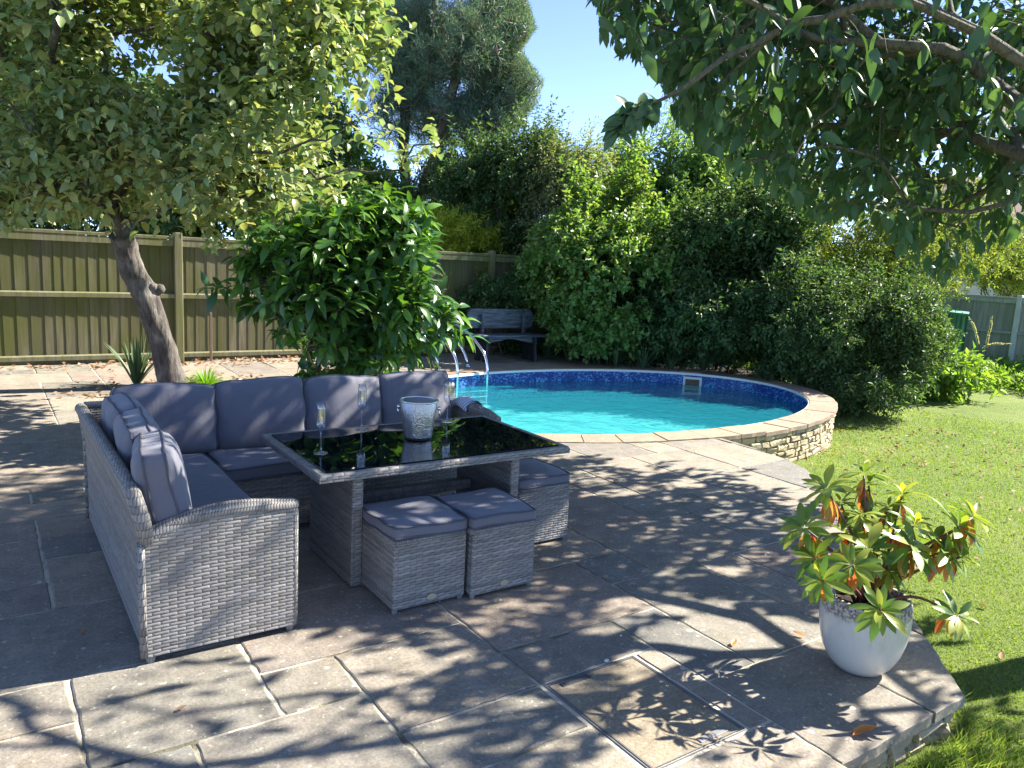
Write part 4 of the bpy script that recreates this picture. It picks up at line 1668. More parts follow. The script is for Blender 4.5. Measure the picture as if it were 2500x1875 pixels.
def fence(label, A, B, posts, zb, H_, mb_, mr, post_m, bw=0.125, rails=(0.1, 0.885), flip=1, gravel=True):
    """featheredge boards from A to B, rails on the near side (flip gives the side)"""
    A, B = np.array(A, float), np.array(B, float)
    L = np.linalg.norm(B - A)
    d = (B - A) / L
    nn = np.array([d[1], -d[0]]) * flip
    M = np.eye(4)
    M[:3, 0] = [*d, 0]
    M[:3, 1] = [*nn, 0]
    M[:3, 3] = [A[0], A[1], zb]
    if np.linalg.det(M[:3, :3]) < 0:
        pass
    root = thing('wooden_fence', label, 'fence', (A[0], A[1], zb))
    rn = random.Random(int(L * 100))
    edges = [0.0] + list(posts) + [L]
    for s0, s1 in zip(edges[:-1], edges[1:]):
        if s1 - s0 < 0.15:
            continue
        mb = MB()
        x = s0
        while x < s1:
            w = bw * rn.uniform(0.78, 1.2)
            hh = H_ - 0.045 + rn.uniform(-0.006, 0.004)
            tl = rn.gauss(0, 0.004)
            x1 = min(s1, x + w + 0.012)
            v = [(x, 0, 0.13), (x1, 0, 0.13), (x1, 0.006, 0.13), (x, 0.014, 0.13), (x + tl, 0, hh), (x1 + tl, 0, hh), (x1 + tl, 0.006, hh), (x + tl, 0.014, hh)]
            mb.add(v, [(0, 1, 2, 3), (7, 6, 5, 4), (0, 4, 5, 1), (1, 5, 6, 2), (2, 6, 7, 3), (3, 7, 4, 0)])
            x += w
        part('board_panel', mb.xf(M), mb_, root)
        for z in rails:
            part('rail', MB().add([(s0, 0.018, z - 0.035), (s1, 0.018, z - 0.035), (s1, 0.06, z - 0.03), (s0, 0.06, z - 0.03), (s0, 0.018, z + 0.035), (s1, 0.018, z + 0.035), (s1, 0.06, z + 0.02), (s0, 0.06, z + 0.02)], [(0, 1, 2, 3), (7, 6, 5, 4), (0, 4, 5, 1), (1, 5, 6, 2), (2, 6, 7, 3), (3, 7, 4, 0)]).xf(M), mr, root)
        part('top_rail', MB().box((s0, -0.02, H_ - 0.045), (s1, 0.055, H_), 0.006).box((s0, 0.02, H_ - 0.13), (s1, 0.05, H_ - 0.05)).xf(M), mr, root)
        if gravel:
            part('gravel_board', MB().box((s0, 0.0, -0.1), (s1, 0.03, 0.128)).xf(M), mb_, root)
    for s_ in posts:
        part('post', MB().box((s_ - 0.05, -0.04, -0.1), (s_ + 0.05, 0.075, H_ + 0.05), 0.008).xf(M), post_m, root)
    return root


fence('tall featheredge fence with green algae stains behind the leaning tree', (-8.0, 11.0), (14.5, 11.0), [7.75 - 2.45, 7.75 + 2.43, 10.18 + 2.45, 10.18 + 4.9, 20.0], -0.02, 1.66, M_FENCE, M_RAIL, M_RAIL)
fence('weathered grey fence with a concrete post at the right edge behind the weeds', (18.4, 11.0), (18.4, 2.0), [1.0, 3.42, 5.85], -0.42, 1.74, M_FGREY, M_RGREY, M_CONC, bw=0.13, rails=(0.2, 0.98))
stk = tag(part('garden_stake', MB().box((2.535, 10.81, -0.02), (2.565, 10.84, 0.66), 0.003), simple('rusty brown stake', (0.16, 0.1, 0.075), 0.8), origin=(2.55, 10.825, -0.02)), 'thin brown stake standing upright in front of the fence, right of the leaning trunk', 'stake')

# green corrugated shed end and the neighbouring house
t_ = NT('green corrugated sheet')
t_.base(t_.mix(t_.noise(3, 4), (0.06, 0.27, 0.19), (0.1, 0.36, 0.26)))
t_.rough(0.5)
M_TEAL = t_.mat
gs = thing('garden_shed', 'low green corrugated shed half hidden behind the bushes by the right fence', 'shed', (15.9, 9.2, -0.42))
g0 = at(2012, 760, 16.2)
g1_ = at(2078, 760, 15.2)
wl = MB()
d = (g1_ - g0)[:2]
Ls = np.linalg.norm(d)
d /= Ls
nn = np.array([d[1], -d[0]])
N_ = 36
vv, ff = [], []
ext = 2.2
for k in range(N_ * 4 + 1):
    s_ = -ext + (Ls + ext) * k / (N_ * 4)
    o_ = 0.035 * (1 if math.sin(2 * math.pi * k / 6) > 0 else -1) * 0.7
    for z in (-0.45, 0.93):
        vv.append((g0[0] + d[0] * s_ + nn[0] * o_, g0[1] + d[1] * s_ + nn[1] * o_, z))
for k in range(N_ * 4):
    ff.append((2 * k, 2 * k + 2, 2 * k + 3, 2 * k + 1))
part('corrugated_wall', wl.add(vv, ff), M_TEAL, gs)
side = nrm(g1_[:2].copy()) * 1.2
q0, q1 = g1_[:2], g1_[:2] + side
part('side_wall', MB().add([(*q0, -0.45), (*q1, -0.45), (*q1, 0.93), (*q0, 0.93)], [(0, 1, 2, 3)]), M_TEAL, gs)
qa = g0[:2] - d * ext
part('roof', MB().prism([tuple(qa - side * 0.04), tuple(q0 - side * 0.04 + d * 0.05), tuple(q1 + d * 0.05), tuple(qa + side)], 0.93, 0.98), M_TEAL, gs)

M_REND = simple('cream render', (0.62, 0.55, 0.42), 0.9, nscale=3)
M_ROOF = simple('brown roof tiles', (0.2, 0.13, 0.1), 0.85, nscale=6, var=0.3)
t_ = NT('window glass')
t_.base((0.25, 0.3, 0.36))
t_.rough(0.05)
M_WIN = t_.mat
hc = at(2190, 560, 34)
hs = thing('neighbour_house', 'cream rendered house glimpsed through the branches beyond the right fence', 'house', (hc[0], hc[1], -0.5))
HM = Matrix.Translation((hc[0] + 3.5, hc[1] + 1.0, -0.5)) @ Matrix.Rotation(R(-55), 4, 'Z')
part('wall', MB().box((-5.5, -3.5, 0), (5.5, 3.5, 4.6)).xf(HM), M_REND, hs)
part('roof', MB().add([(-5.9, -4, 4.55), (5.9, -4, 4.55), (5.9, 4, 4.55), (-5.9, 4, 4.55), (-5.9, 0, 7), (5.9, 0, 7)], [(3, 2, 1, 0), (0, 1, 5, 4), (2, 3, 4, 5), (0, 4, 3), (1, 2, 5)]).xf(HM), M_ROOF, hs)
for x in (-3.6, -0.6, 2.6):
    w_ = part('window', MB().box((x, -3.56, 2.6), (x + 1.3, -3.5, 3.8)).xf(HM), M_WHITE, hs)
    part('pane', MB().box((x + 0.07, -3.575, 2.68), (x + 0.62, -3.561, 3.72)).box((x + 0.68, -3.575, 2.68), (x + 1.23, -3.561, 3.72)).xf(HM), M_WIN, w_)

# ------------------------------------------------------------------ planting: leaves and bark
BARK_D = bark_mat('grey brown bark', (0.03, 0.024, 0.02), (0.12, 0.1, 0.085), (0.22, 0.2, 0.17))
BARK_P = bark_mat('orange pine bark', (0.07, 0.04, 0.03), (0.24, 0.13, 0.09), (0.3, 0.18, 0.13))
BARK_C = bark_mat('speckled cherry bark', (0.06, 0.05, 0.038), (0.2, 0.17, 0.12), (0.17, 0.17, 0.09), scale=40)
BARK_S = simple('twig bark', (0.07, 0.05, 0.035), 0.85, var=0.3)
L_APPLE = leaf_mat('orchard leaves', [(0.13, 0.203, 0.081), (0.182, 0.27, 0.101), (0.247, 0.317, 0.115), (0.351, 0.378, 0.135), (0.169, 0.243, 0.121), (0.39, 0.365, 0.108), (0.26, 0.338, 0.162)], 0.3, 0.38, 0.6, tcol=(1.15, 1.15, 0.6), tbright=1.5)
L_GLOSSY = leaf_mat('glossy shrub leaves', [(0.0322, 0.0862, 0.0207), (0.0517, 0.127, 0.0253), (0.069, 0.161, 0.0276), (0.149, 0.276, 0.0345)], 0.26, 0.32, 0.5, tbright=1.7)
L_PINE = leaf_mat('pine needles', [(0.0938, 0.16, 0.12), (0.14, 0.216, 0.16), (0.188, 0.263, 0.17)], 0.2, 0.5, 0.35)
L_CHERRY = leaf_mat('cherry leaves', [(0.0456, 0.0936, 0.0391), (0.06, 0.12, 0.046), (0.0792, 0.144, 0.0575)], 0.28, 0.42, 0.4, tbright=1.5)
L_DARK = leaf_mat('dark hedge leaves', [(0.0455, 0.091, 0.0325), (0.0715, 0.13, 0.0442), (0.0975, 0.169, 0.0585), (0.13, 0.182, 0.065)], 0.28, 0.5, 0.35)
L_MID = leaf_mat('mid green leaves', [(0.0834, 0.155, 0.042), (0.133, 0.233, 0.0588), (0.184, 0.287, 0.0756), (0.283, 0.31, 0.101)], 0.38, 0.42, 0.45)
L_LIGHT = leaf_mat('light green leaves', [(0.114, 0.215, 0.0528), (0.186, 0.3, 0.0792), (0.243, 0.315, 0.119)], 0.4, 0.45, 0.4)
L_YEL = leaf_mat('yellow green leaves', [(0.12, 0.187, 0.0385), (0.19, 0.264, 0.055), (0.27, 0.319, 0.066), (0.36, 0.341, 0.077)], 0.36, 0.5, 0.35, tbright=1.4)
L_BAMB = leaf_mat('golden bamboo leaves', [(0.42, 0.47, 0.07), (0.58, 0.6, 0.11)], 0.4, 0.5, 0.3)
L_CONI = leaf_mat('conifer sprays', [(0.078, 0.13, 0.03), (0.169, 0.221, 0.042), (0.26, 0.286, 0.06)], 0.25, 0.6, 0.25)
L_GREY = leaf_mat('grey green leaves', [(0.121, 0.172, 0.0805), (0.207, 0.259, 0.129), (0.293, 0.276, 0.161)], 0.35, 0.5, 0.4)
L_WEED = leaf_mat('weed leaves', [(0.1, 0.19, 0.03), (0.17, 0.27, 0.045), (0.24, 0.33, 0.07)], 0.4, 0.55, 0.3)

# --- leaning tree on the left
rng = np.random.default_rng(3)
lt = thing('apple_tree', 'old leaning fruit tree with broad pale leaves in front of the left fence', 'tree', (1.71, 8.92, -0.02))
trk = [np.array([1.71, 8.92, -0.06]), at(352, 745, 8.28), at(322, 660, 8.2), at(296, 600, 8.12), at(274, 548, 8.02), at(262, 505, 7.9)]
tm = trunk_mb(trk, [0.155, 0.118, 0.122, 0.125, 0.112, 0.115], 18, 5, 0.13)
bp_ = at(338, 622, 8.0)
bur = MB()
for k in range(6):
    c = bp_ + np.array([random.Random(k).uniform(-.04, .04), -0.02, random.Random(k + 9).uniform(-.06, .05)])
    rr = 0.055 - 0.004 * k
    bur.lathe([(0.0, -rr), (rr * .7, -rr * .7), (rr, 0), (rr * .7, rr * .75), (0, rr)], 9, c)
tm.merge(bur)
part('trunk', tm, BARK_D, lt, smooth=True)
LT = [blob(100, 150, 7.6, 240, 230, 1.5), blob(380, 120, 7.2, 270, 220, 1.6), blob(650, 180, 7.0, 190, 180, 1.3), blob(815, 290, 7.2, 95, 100, 0.8, 0.8), blob(570, 350, 7.0, 210, 110, 1.2),
      blob(250, 370, 7.5, 260, 95, 1.2), blob(40, 410, 7.8, 130, 75, 1.0), blob(470, 440, 7.5, 130, 60, 0.8), blob(760, 60, 7.2, 110, 120, 0.9, 0.8), blob(300, -150, 7.6, 480, 170, 1.8, 0.7)]


def keep_lt(p):
    x, y, z = pix(p)
    lim = np.interp(x, [-400, 0, 60, 130, 230, 330, 420, 560, 640, 800, 900, 960], [560, 520, 490, 480, 515, 500, 545, 540, 500, 430, 390, 330])
    lx_ = np.interp(y, [-300, 0, 60, 130, 200, 260, 330, 380, 430], [860, 850, 900, 840, 870, 940, 955, 900, 840])
    return (y < lim) & (x < lx_)


A, O = sample_blobs(LT, 1500, rng, 2.4, 0.52, keep_lt)
lf, tw = twig_leaves(A, O, rng, twigs=3, k=7, tl=0.3, ll=0.086, lw=0.06, up=0.45, out=0.5, droop=0.02, fold=0.22, curl=0.35, face=1.1, jit=0.36, width_at=0.45, lvar=0.42, keep=keep_lt)
foliage(lt, 'foliage', [lf], L_APPLE, True)
limbs = [at(262, 505, 7.9)]
sub = A[rng.choice(len(A), 420, replace=False)]
N, par, cnt = grow(trk[:-1] + [at(262, 505, 7.9), at(250, 470, 7.8)], sub, rng, sag=0.05)
bv, bq = branches_mesh(N, par, cnt, 0.0065, 0.085, 6, 6, 0.42)
me = np_mesh('branches', np.concatenate([bv, tw[0]]), None, np.concatenate([bq, tw[1] + len(bv)]))
link('branches', me, BARK_D, lt)

# --- glossy shrub behind the sofa
GB = [blob(735, 620, 6.7, 145, 130, 0.85), blob(615, 600, 6.5, 75, 65, 0.6), blob(820, 590, 6.8, 75, 90, 0.6), blob(610, 700, 6.6, 50, 65, 0.55), blob(868, 690, 6.8, 55, 60, 0.45), blob(915, 720, 6.9, 25, 20, 0.3),
      blob(790, 515, 6.7, 75, 55, 0.6), blob(860, 500, 6.8, 30, 40, 0.3, 0.7), blob(700, 770, 6.7, 115, 60, 0.8)]
SB = (2.55, 6.42, -0.02)
shrub('glossy_shrub', 'rounded glossy dark green shrub with large leaves, directly behind the corner sofa', 'shrub', SB, GB, 330, L_GLOSSY, BARK_S, 21,
      dict(twigs=2, k=8, tl=0.24, ll=0.14, lw=0.062, up=0.55, out=0.7, droop=0.12, fold=0.18, curl=0.4, face=0.8, jit=0.3, stick=0.004, start=0.3, hi=4), shell=2.6, gap=0.28, stems=6, sr=0.02, rmax=0.028)

# --- pine
rng = np.random.default_rng(8)
pn = thing('pine_tree', 'tall blue green pine with orange brown limbs standing beyond the fence', 'tree', (6.9, 16.0, -0.3))
PB_ = [blob(1000, 110, 17, 150, 130, 1.9), blob(1090, 190, 17, 75, 80, 1.1), blob(1010, 265, 17, 105, 45, 1.1), blob(885, 160, 17.5, 80, 160, 1.3), blob(1030, -60, 17, 120, 100, 1.5), blob(1105, 70, 17, 50, 80, 1.0)]
keep_p = lambda p: (lambda x, y, z: (x < np.interp(y, [-200, 0, 60, 110, 170, 220, 270, 330], [1150, 1140, 1160, 1125, 1175, 1165, 1130, 1060])) & (y < np.interp(x, [800, 900, 960, 1060, 1130, 1180], [340, 350, 330, 325, 290, 230])))(*pix(p))
A, O = sample_blobs(PB_, 3000, rng, 1.8, 0.4, keep_p)
lf, tw = twig_leaves(A, O, rng, twigs=2, k=22, tl=0.34, ll=0.15, lw=0.013, up=0.5, out=0.5, droop=-0.1, fold=0.1, curl=0.05, face=0.3, jit=0.5, hi=False, stick=0.008, keep=keep_p)
foliage(pn, 'foliage', [lf], L_PINE)
tk = [np.array([6.9, 16.0, -0.4]), at(893, 470, 16.6), at(915, 400, 16.6), at(942, 330, 16.6), at(962, 250, 16.6), at(990, 150, 16.8)]
N, par, cnt = grow(tk, A[rng.choice(len(A), 260, replace=False)], rng, sag=0.03)
bv, bq = branches_mesh(N, par, cnt, 0.012, 0.1, 5, 6, 0.42)
link('branches', np_mesh('branches', np.concatenate([bv, tw[0]]), None, np.concatenate([bq, tw[1] + len(bv)])), BARK_P, pn)
part('trunk', trunk_mb(tk, [0.2, 0.11, 0.1, 0.11, 0.1, 0.06], 12, 3, 0.06), BARK_P, pn, smooth=True)
tk2 = [np.array([6.8, 16.4, -0.4]), at(868, 470, 17.2), at(872, 330, 17.2), at(885, 150, 17.4)]
part('second_stem', trunk_mb(tk2, [0.2, 0.12, 0.11, 0.05], 12, 4, 0.06), BARK_D, pn, smooth=True)

# --- shrubs and trees around the far side
far = dict(hi=False, stick=0.003, fold=0.25, curl=0.25, jit=0.45)


def bush(name, label, cat, base_px, Y, blobs, n, mat, seed, ll=0.06, lw=0.034, tl=0.22, twigs=3, k=9, up=0.3, droop=0.1, shell=2.6, gap=0.3, zb=-0.05, group=None, stems=5, sr=0.012, **kk):
    b = at(base_px[0], base_px[1], Y)
    d = dict(far)
    d.update(dict(twigs=twigs, k=k, tl=tl, ll=ll, lw=lw, up=up, droop=droop))
    d.update(kk)
    return shrub(name, label, cat, (b[0], b[1], zb), blobs, n, mat, BARK_S, seed, d, shoots=0 if (up < 0 or n < 280) else int(n * 0.06), shell=shell, gap=gap, group=group, stems=stems, sr=sr)


BK = 'bushes and trees closing the far side of the garden'
bush('evergreen_bush', 'tall dark evergreen rising behind the fence, right of the pine', 'bush', (1090, 600), 15.2, [blob(1080, 430, 15, 125, 120, 1.2), blob(1130, 360, 15, 100, 75, 1.0), blob(1010, 400, 15.4, 60, 80, 0.8), blob(1120, 530, 15, 120, 60, 1.0)], 1150, L_DARK, 31, 0.08, 0.04, group=BK)
bush('flowering_shrub', 'tall shrub with pale upright shoots against the sky', 'bush', (1230, 600), 14.3, [blob(1225, 400, 14.3, 85, 75, 0.9), blob(1300, 420, 14.3, 80, 70, 0.8), blob(1215, 500, 14, 80, 90, 0.8)], 750, L_GREY, 32, 0.065, 0.026, group=BK)
rng = np.random.default_rng(77)
sp_ = thing('shoot_cluster', 'thin leafy shoots standing highest against the sky, between pine and cherry branches', 'shrub shoots', at(1240, 430, 14.2), BK)
gl_, sk_ = [], []
P0, P1 = [], []
for k in range(46):
    px_ = rng.uniform(1165, 1330)
    tp = np.interp(px_, [1165, 1205, 1240, 1275, 1330], [350, 262, 300, 270, 330]) + rng.uniform(0, 60)
    a, b = at(px_ + rng.uniform(-12, 12), 420, 14.2 + rng.uniform(-.4, .4)), None
    b = at(px_, tp, 14.2 + rng.uniform(-.4, .4))
    P0.append(a)
    P1.append(b)
P0, P1 = np.array(P0), np.array(P1)
sv, sq = sticks(P0, P1, 0.006, 0.003)
tt_ = np.linspace(0.1, 1, 20)
P = (P0[:, None] + (P1 - P0)[:, None] * tt_[None, :, None]).reshape(-1, 3)
rr = nrm(rng.normal(size=P.shape)) * np.array([1, 1, 0.2])
D_ = nrm(rr + np.array([0, 0, 0.55]))
gl_.append(leaf_geo(P, D_, np.tile([0, 0, 1.0], (len(P), 1)) + rr * 0.3, 0.115, 0.036, 0.2, 0.35, False))
foliage(sp_, 'foliage', gl_, L_GREY)
link('stems', np_mesh('stems', sv, None, sq), BARK_S, sp_)
bush('golden_bamboo', 'golden yellow bamboo showing just above the fence top', 'bamboo', (1000, 560), 14.6, [blob(985, 515, 14.4, 55, 35, 0.5), blob(1040, 530, 14.4, 35, 22, 0.4), blob(940, 500, 14.6, 35, 30, .4)], 260, L_BAMB, 33, 0.11, 0.018, tl=0.3, k=12, up=0.8, group=BK)
bush('small_shrub', 'small shrub in front of the fence just behind the bench', 'bush', (1050, 740), 12.6, [blob(1050, 650, 12.75, 45, 35, 0.3), blob(1015, 680, 12.8, 50, 40, 0.3), blob(1110, 655, 12.8, 45, 50, 0.3)], 230, L_DARK, 34, 0.075, 0.04, group=BK)
bush('currant_bush', 'bright mid green bush with lobed leaves beside the bench, behind the pool', 'bush', (1290, 790), 12.5, [blob(1270, 590, 12.6, 130, 125, 1.0), blob(1330, 480, 12.9, 95, 90, 0.8), blob(1290, 700, 12.3, 95, 70, 0.8), blob(1370, 620, 12.5, 90, 100, 0.8), blob(1195, 600, 12.9, 40, 70, 0.4)], 1300, L_MID, 35, 0.078, 0.062, gap=0.45, group=BK)
bush('tall_privet', 'leafy light green shrub reaching the sky right of the upright shoots', 'bush', (1440, 700), 15.0, [blob(1440, 430, 15, 95, 95, 1.0), blob(1390, 380, 15.2, 60, 50, 0.7), blob(1490, 350, 15, 60, 60, 0.7), blob(1450, 540, 14.6, 110, 80, 1.0)], 900, L_LIGHT, 36, 0.085, 0.045, group=BK)
bush('elder_sprays', 'wispy pale elder sprays above the light green shrub', 'bush', (1420, 420), 16.0, [blob(1345, 330, 16, 50, 32, 0.5), blob(1440, 295, 16, 45, 30, 0.5), blob(1475, 265, 16, 28, 40, 0.4)], 90, L_LIGHT, 37, 0.07, 0.025, tl=0.3, group=BK)
bush('weeping_birch', 'fine hanging birch twigs at the edge of the cherry leaves', 'tree', (1520, 700), 19, [blob(1515, 215, 19, 45, 55, 0.6), blob(1545, 290, 19, 45, 70, 0.6), blob(1500, 130, 19, 60, 60, 0.8)], 260, L_DARK, 38, 0.045, 0.026, tl=0.7, k=16, up=-1.2, droop=0.9, gap=0.1, spread=0.35, out=0.1, group=BK)
bush('golden_conifer', 'drooping yellow green conifer below the cherry branches', 'conifer', (1590, 700), 16, [blob(1590, 390, 16, 75, 110, 1.0), blob(1620, 280, 16, 60, 80, 0.8), blob(1660, 380, 16.5, 70, 120, 0.8)], 900, L_CONI, 39, 0.11, 0.02, tl=0.3, k=14, up=-0.25, droop=0.6, group=BK)
bush('viburnum', 'very dark dense evergreen bush in the middle of the hedge behind the pool', 'bush', (1540, 800), 12.6, [blob(1540, 560, 12.8, 130, 110, 1.2), blob(1640, 500, 13, 110, 90, 1.1), blob(1500, 690, 12.4, 130, 90, 1.0), blob(1660, 640, 12.4, 120, 110, 1.1), blob(1440, 640, 12.8, 70, 110, 0.8)], 1900, L_DARK, 40, 0.085, 0.042, gap=0.3, group=BK)
bush('berberis', 'small leaved bush with yellow tips at the top of the hedge, under the cherry leaves', 'bush', (1680, 560), 13.9, [blob(1680, 430, 13.9, 75, 50, 0.7), blob(1620, 450, 13.9, 50, 40, 0.6)], 380, L_YEL, 41, 0.05, 0.022, group=BK)
ap_t = bush('fruiting_tree', 'twiggy yellow green fruit tree hung with small green apples, right of the hedge', 'tree', (1900, 820), 14.2, [blob(1870, 510, 13.6, 160, 120, 1.4), blob(2040, 560, 14, 80, 70, 1.0), blob(2010, 450, 14.5, 110, 60, 1.0), blob(2130, 520, 15, 80, 60, 1.0), blob(1960, 610, 13.4, 110, 75, 1.0), blob(1790, 600, 13.4, 100, 100, 1.0), blob(1800, 450, 13.8, 110, 60, 0.9), blob(1985, 540, 13.8, 70, 60, 0.8)], 1700, L_YEL, 42, 0.05, 0.026, gap=0.45, shell=1.8, zb=-0.44, group=BK, stems=3, sr=0.02)
M_AP = leaf_mat('green apple skin', [(0.22, 0.34, 0.07), (0.32, 0.42, 0.1)], 0.05, 0.35, 0.5)
for k, (ax_, ay_) in enumerate([(1888, 616), (1915, 604), (1905, 634), (1922, 628), (1956, 645), (1820, 588), (1940, 588), (2014, 585), (2050, 690), (1866, 655), (1977, 560), (2075, 630)]):
    c = at(ax_ * 0.94 + 112, ay_, 12.35 + 0.06 * (k % 4))
    part('apple', MB().lathe([(0, -0.034), (0.022, -0.03), (0.037, -0.008), (0.036, 0.014), (0.02, 0.031), (0, 0.027)], 12, c), M_AP, ap_t, smooth=True)
bush('spreading_bush', 'wide layered dark bush whose branches touch the lawn right of the pool', 'bush', (1850, 890), 11.6, [blob(1830, 730, 11.5, 170, 80, 1.1), blob(1900, 680, 11.8, 120, 60, 0.9), blob(1720, 720, 11.8, 130, 95, 1.1), blob(1860, 810, 11.2, 120, 60, 0.9), blob(1960, 740, 11.6, 80, 50, 0.7), blob(1640, 760, 12, 90, 55, .8), blob(1800, 850, 11.3, 60, 35, .6)], 2300, L_DARK, 43, 0.07, 0.028, up=0.1, gap=0.3, zb=-0.44, group=BK, keep=lambda p: p[:, 2] > -0.38)
bush('yellow_bush', 'sunlit yellow bush seen through the lowest cherry leaves beside the right fence', 'bush', (2150, 640), 20, [blob(2150, 560, 20, 70, 50, 1.2), blob(2200, 600, 20, 50, 40, 1.0)], 420, L_YEL, 44, 0.08, 0.04, zb=-0.45, group=BK)
bush('bramble', 'bright leafy sapling sprawling at the edge of the lawn', 'bush', (2010, 830), 13.2, [blob(2010, 805, 13.2, 55, 28, 0.5), blob(2060, 815, 13.2, 45, 28, 0.5)], 110, L_WEED, 45, 0.12, 0.07, tl=0.35, k=6, gap=0.1, zb=-0.44, group=BK)
# darker trees standing behind the left fence and the pine
bush('dark_tree', 'dark tree showing through gaps of the leaning fruit tree, behind the left fence', 'tree', (150, 600), 15, [blob(120, 330, 15, 220, 120, 1.5), blob(330, 300, 15.5, 160, 110, 1.4), blob(60, 150, 16, 180, 130, 1.5), blob(40, 460, 14.5, 160, 60, 1.0), blob(300, 470, 14.5, 200, 50, 1.0)], 1700, L_DARK, 46, 0.11, 0.07, group=BK)
bush('far_tree', 'loose green tree standing far behind the fence, left of the pine', 'tree', (640, 600), 16.5, [blob(620, 330, 16.5, 180, 120, 1.5), blob(760, 430, 16, 130, 70, 1.2), blob(500, 450, 15, 160, 80, 1.2), blob(700, 480, 15, 160, 60, 1.0)], 1400, L_MID, 47, 0.11, 0.07, group=BK)
bush('silvery_shrub', 'silvery small leaved shrub behind the fence at the foot of the pine', 'bush', (960, 600), 16, [blob(955, 430, 16, 55, 70, 0.8), blob(930, 500, 16, 60, 40, 0.8)], 420, L_GREY, 48, 0.07, 0.035, group=BK)
bush('boundary_hedge', 'long mixed hedge closing the garden behind all the other bushes', 'hedge', (1500, 760), 19, [blob(1300, 560, 17.5, 150, 90, 1.0), blob(1500, 560, 17.5, 150, 100, 1.0), blob(1700, 580, 18, 150, 90, 1.0), blob(1880, 610, 18.5, 130, 60, 1.0), blob(1050, 500, 17.5, 90, 80, 1.0)], 1500, L_MID, 49, 0.13, 0.085, group=BK)

# ground hugging leaves and iris blades behind the pool
rng = np.random.default_rng(12)


def strap_plant(name, label, cat, c, n, h, w, mat, seed, spread=0.8, group=None, arch=0.5, z0=0.0):
    rn = np.random.default_rng(seed)
    t = thing(name, label, cat, (c[0], c[1], z0), group)
    Vs, Qs, o = [], [], 0
    for k in range(n):
        a = rn.uniform(0, 6.28)
        lean = rn.uniform(0.08, 1) * spread
        L = h * rn.uniform(0.6, 1.1)
        d = np.array([math.cos(a), math.sin(a)])
        s_ = np.array([-d[1], d[0]])
        pts = []
        m = 6
        for q in range(m + 1):
            u = q / m
            hor = L * (lean * u * 0.6 + arch * lean * u * u * 0.5)
            ver = L * (u * (1 - 0.25 * lean) - arch * lean * u * u * 0.45)
            ww = w * (1 - u ** 2.5) * (0.6 + 0.4 * min(1, u * 4)) + 0.001
            b = np.array([c[0] + d[0] * (0.03 + hor), c[1] + d[1] * (0.03 + hor), z0 + max(0.01, ver)])
            pts += [b + np.array([s_[0], s_[1], 0]) * ww / 2 + np.array([0, 0, ww * .2]), b, b - np.array([s_[0], s_[1], 0]) * ww / 2 + np.array([0, 0, ww * .2])]
        Vs.append(np.array(pts))
        q_ = []
        for i in range(m):
            for j in range(2):
                q_.append((o + i * 3 + j, o + i * 3 + j + 1, o + i * 3 + j + 4, o + i * 3 + j + 3))
        Qs.append(np.array(q_))
        o += len(pts)
    link('blades', np_mesh('blades', np.concatenate(Vs), None, np.concatenate(Qs)), mat, t, True)
    return t


L_IRIS = leaf_mat('strap leaves', [(0.05, 0.09, 0.04), (0.08, 0.13, 0.06), (0.12, 0.17, 0.08)], 0.25, 0.45, 0.4)
L_GRASSY = leaf_mat('bright grass blades', [(0.13, 0.26, 0.03), (0.2, 0.36, 0.05)], 0.4, 0.5, 0.3)
strap_plant('cordyline', 'spiky dark strap leaved plant left of the leaning trunk', 'plant', (1.38, 9.18), 46, 0.62, 0.035, L_IRIS, 61, 0.75, arch=0.5)
strap_plant('grass_tuft', 'bright green tuft of grass right of the leaning trunk', 'grass tuft', (2.04, 8.9), 260, 0.27, 0.009, L_GRASSY, 62, 1.3, arch=0.9)
for k, (px_, Y_) in enumerate([(1230, 12.2), (1330, 12.0), (1390, 11.9), (1450, 12.0), (1520, 12.1), (1180, 12.5)]):
    b = at(px_, 775, Y_)
    strap_plant('iris_clump', ['iris clump nearest the bench, behind the pool edge', 'second iris clump from the bench', 'third iris clump from the bench, at the pool edge', 'fourth iris clump from the bench, left of the skimmer', 'iris clump farthest right, behind the skimmer', 'low iris clump half behind the bench leg'][k], 'iris',
                (b[0], b[1]), 34, 0.5, 0.024, L_IRIS, 70 + k, 0.9, 'iris clumps behind the pool', 0.6)

# tall weeds with pale flower spikes by the right fence
ws = thing('loosestrife', 'three pale arching flower spikes against the right fence', 'wildflower', (*at(2110, 800, 15.5)[:2], -0.42))
L_FLW = leaf_mat('dry flowers', [(0.5, 0.46, 0.33), (0.62, 0.58, 0.45)], 0.3, 0.6, 0.3)
st_ = MB()
for pts in ([(2118, 770), (2112, 735), (2105, 705), (2090, 682)], [(2128, 770), (2133, 735), (2140, 705), (2143, 680)], [(2112, 770), (2128, 748), (2150, 742), (2190, 744)]):
    pp = [at(x, y, 15.3) for x, y in pts]
    st_.tube(rounded(pp, 4), 0.007, 5)
    R_ = rounded(pp, 10)
    P = np.array([R_[i] * (1 - f) + R_[i + 1] * f for i in range(3, len(R_) - 1) for f in (0, .2, .4, .6, .8)])
    P = np.repeat(P, 5, 0)
    D_ = nrm(rng.normal(size=P.shape))
    foliage(ws, 'flower_spike', [leaf_geo(P, D_, nrm(rng.normal(size=P.shape)), 0.03, 0.02, 0.2, 0.2, False)], L_FLW)
part('stems', st_, BARK_S, ws)

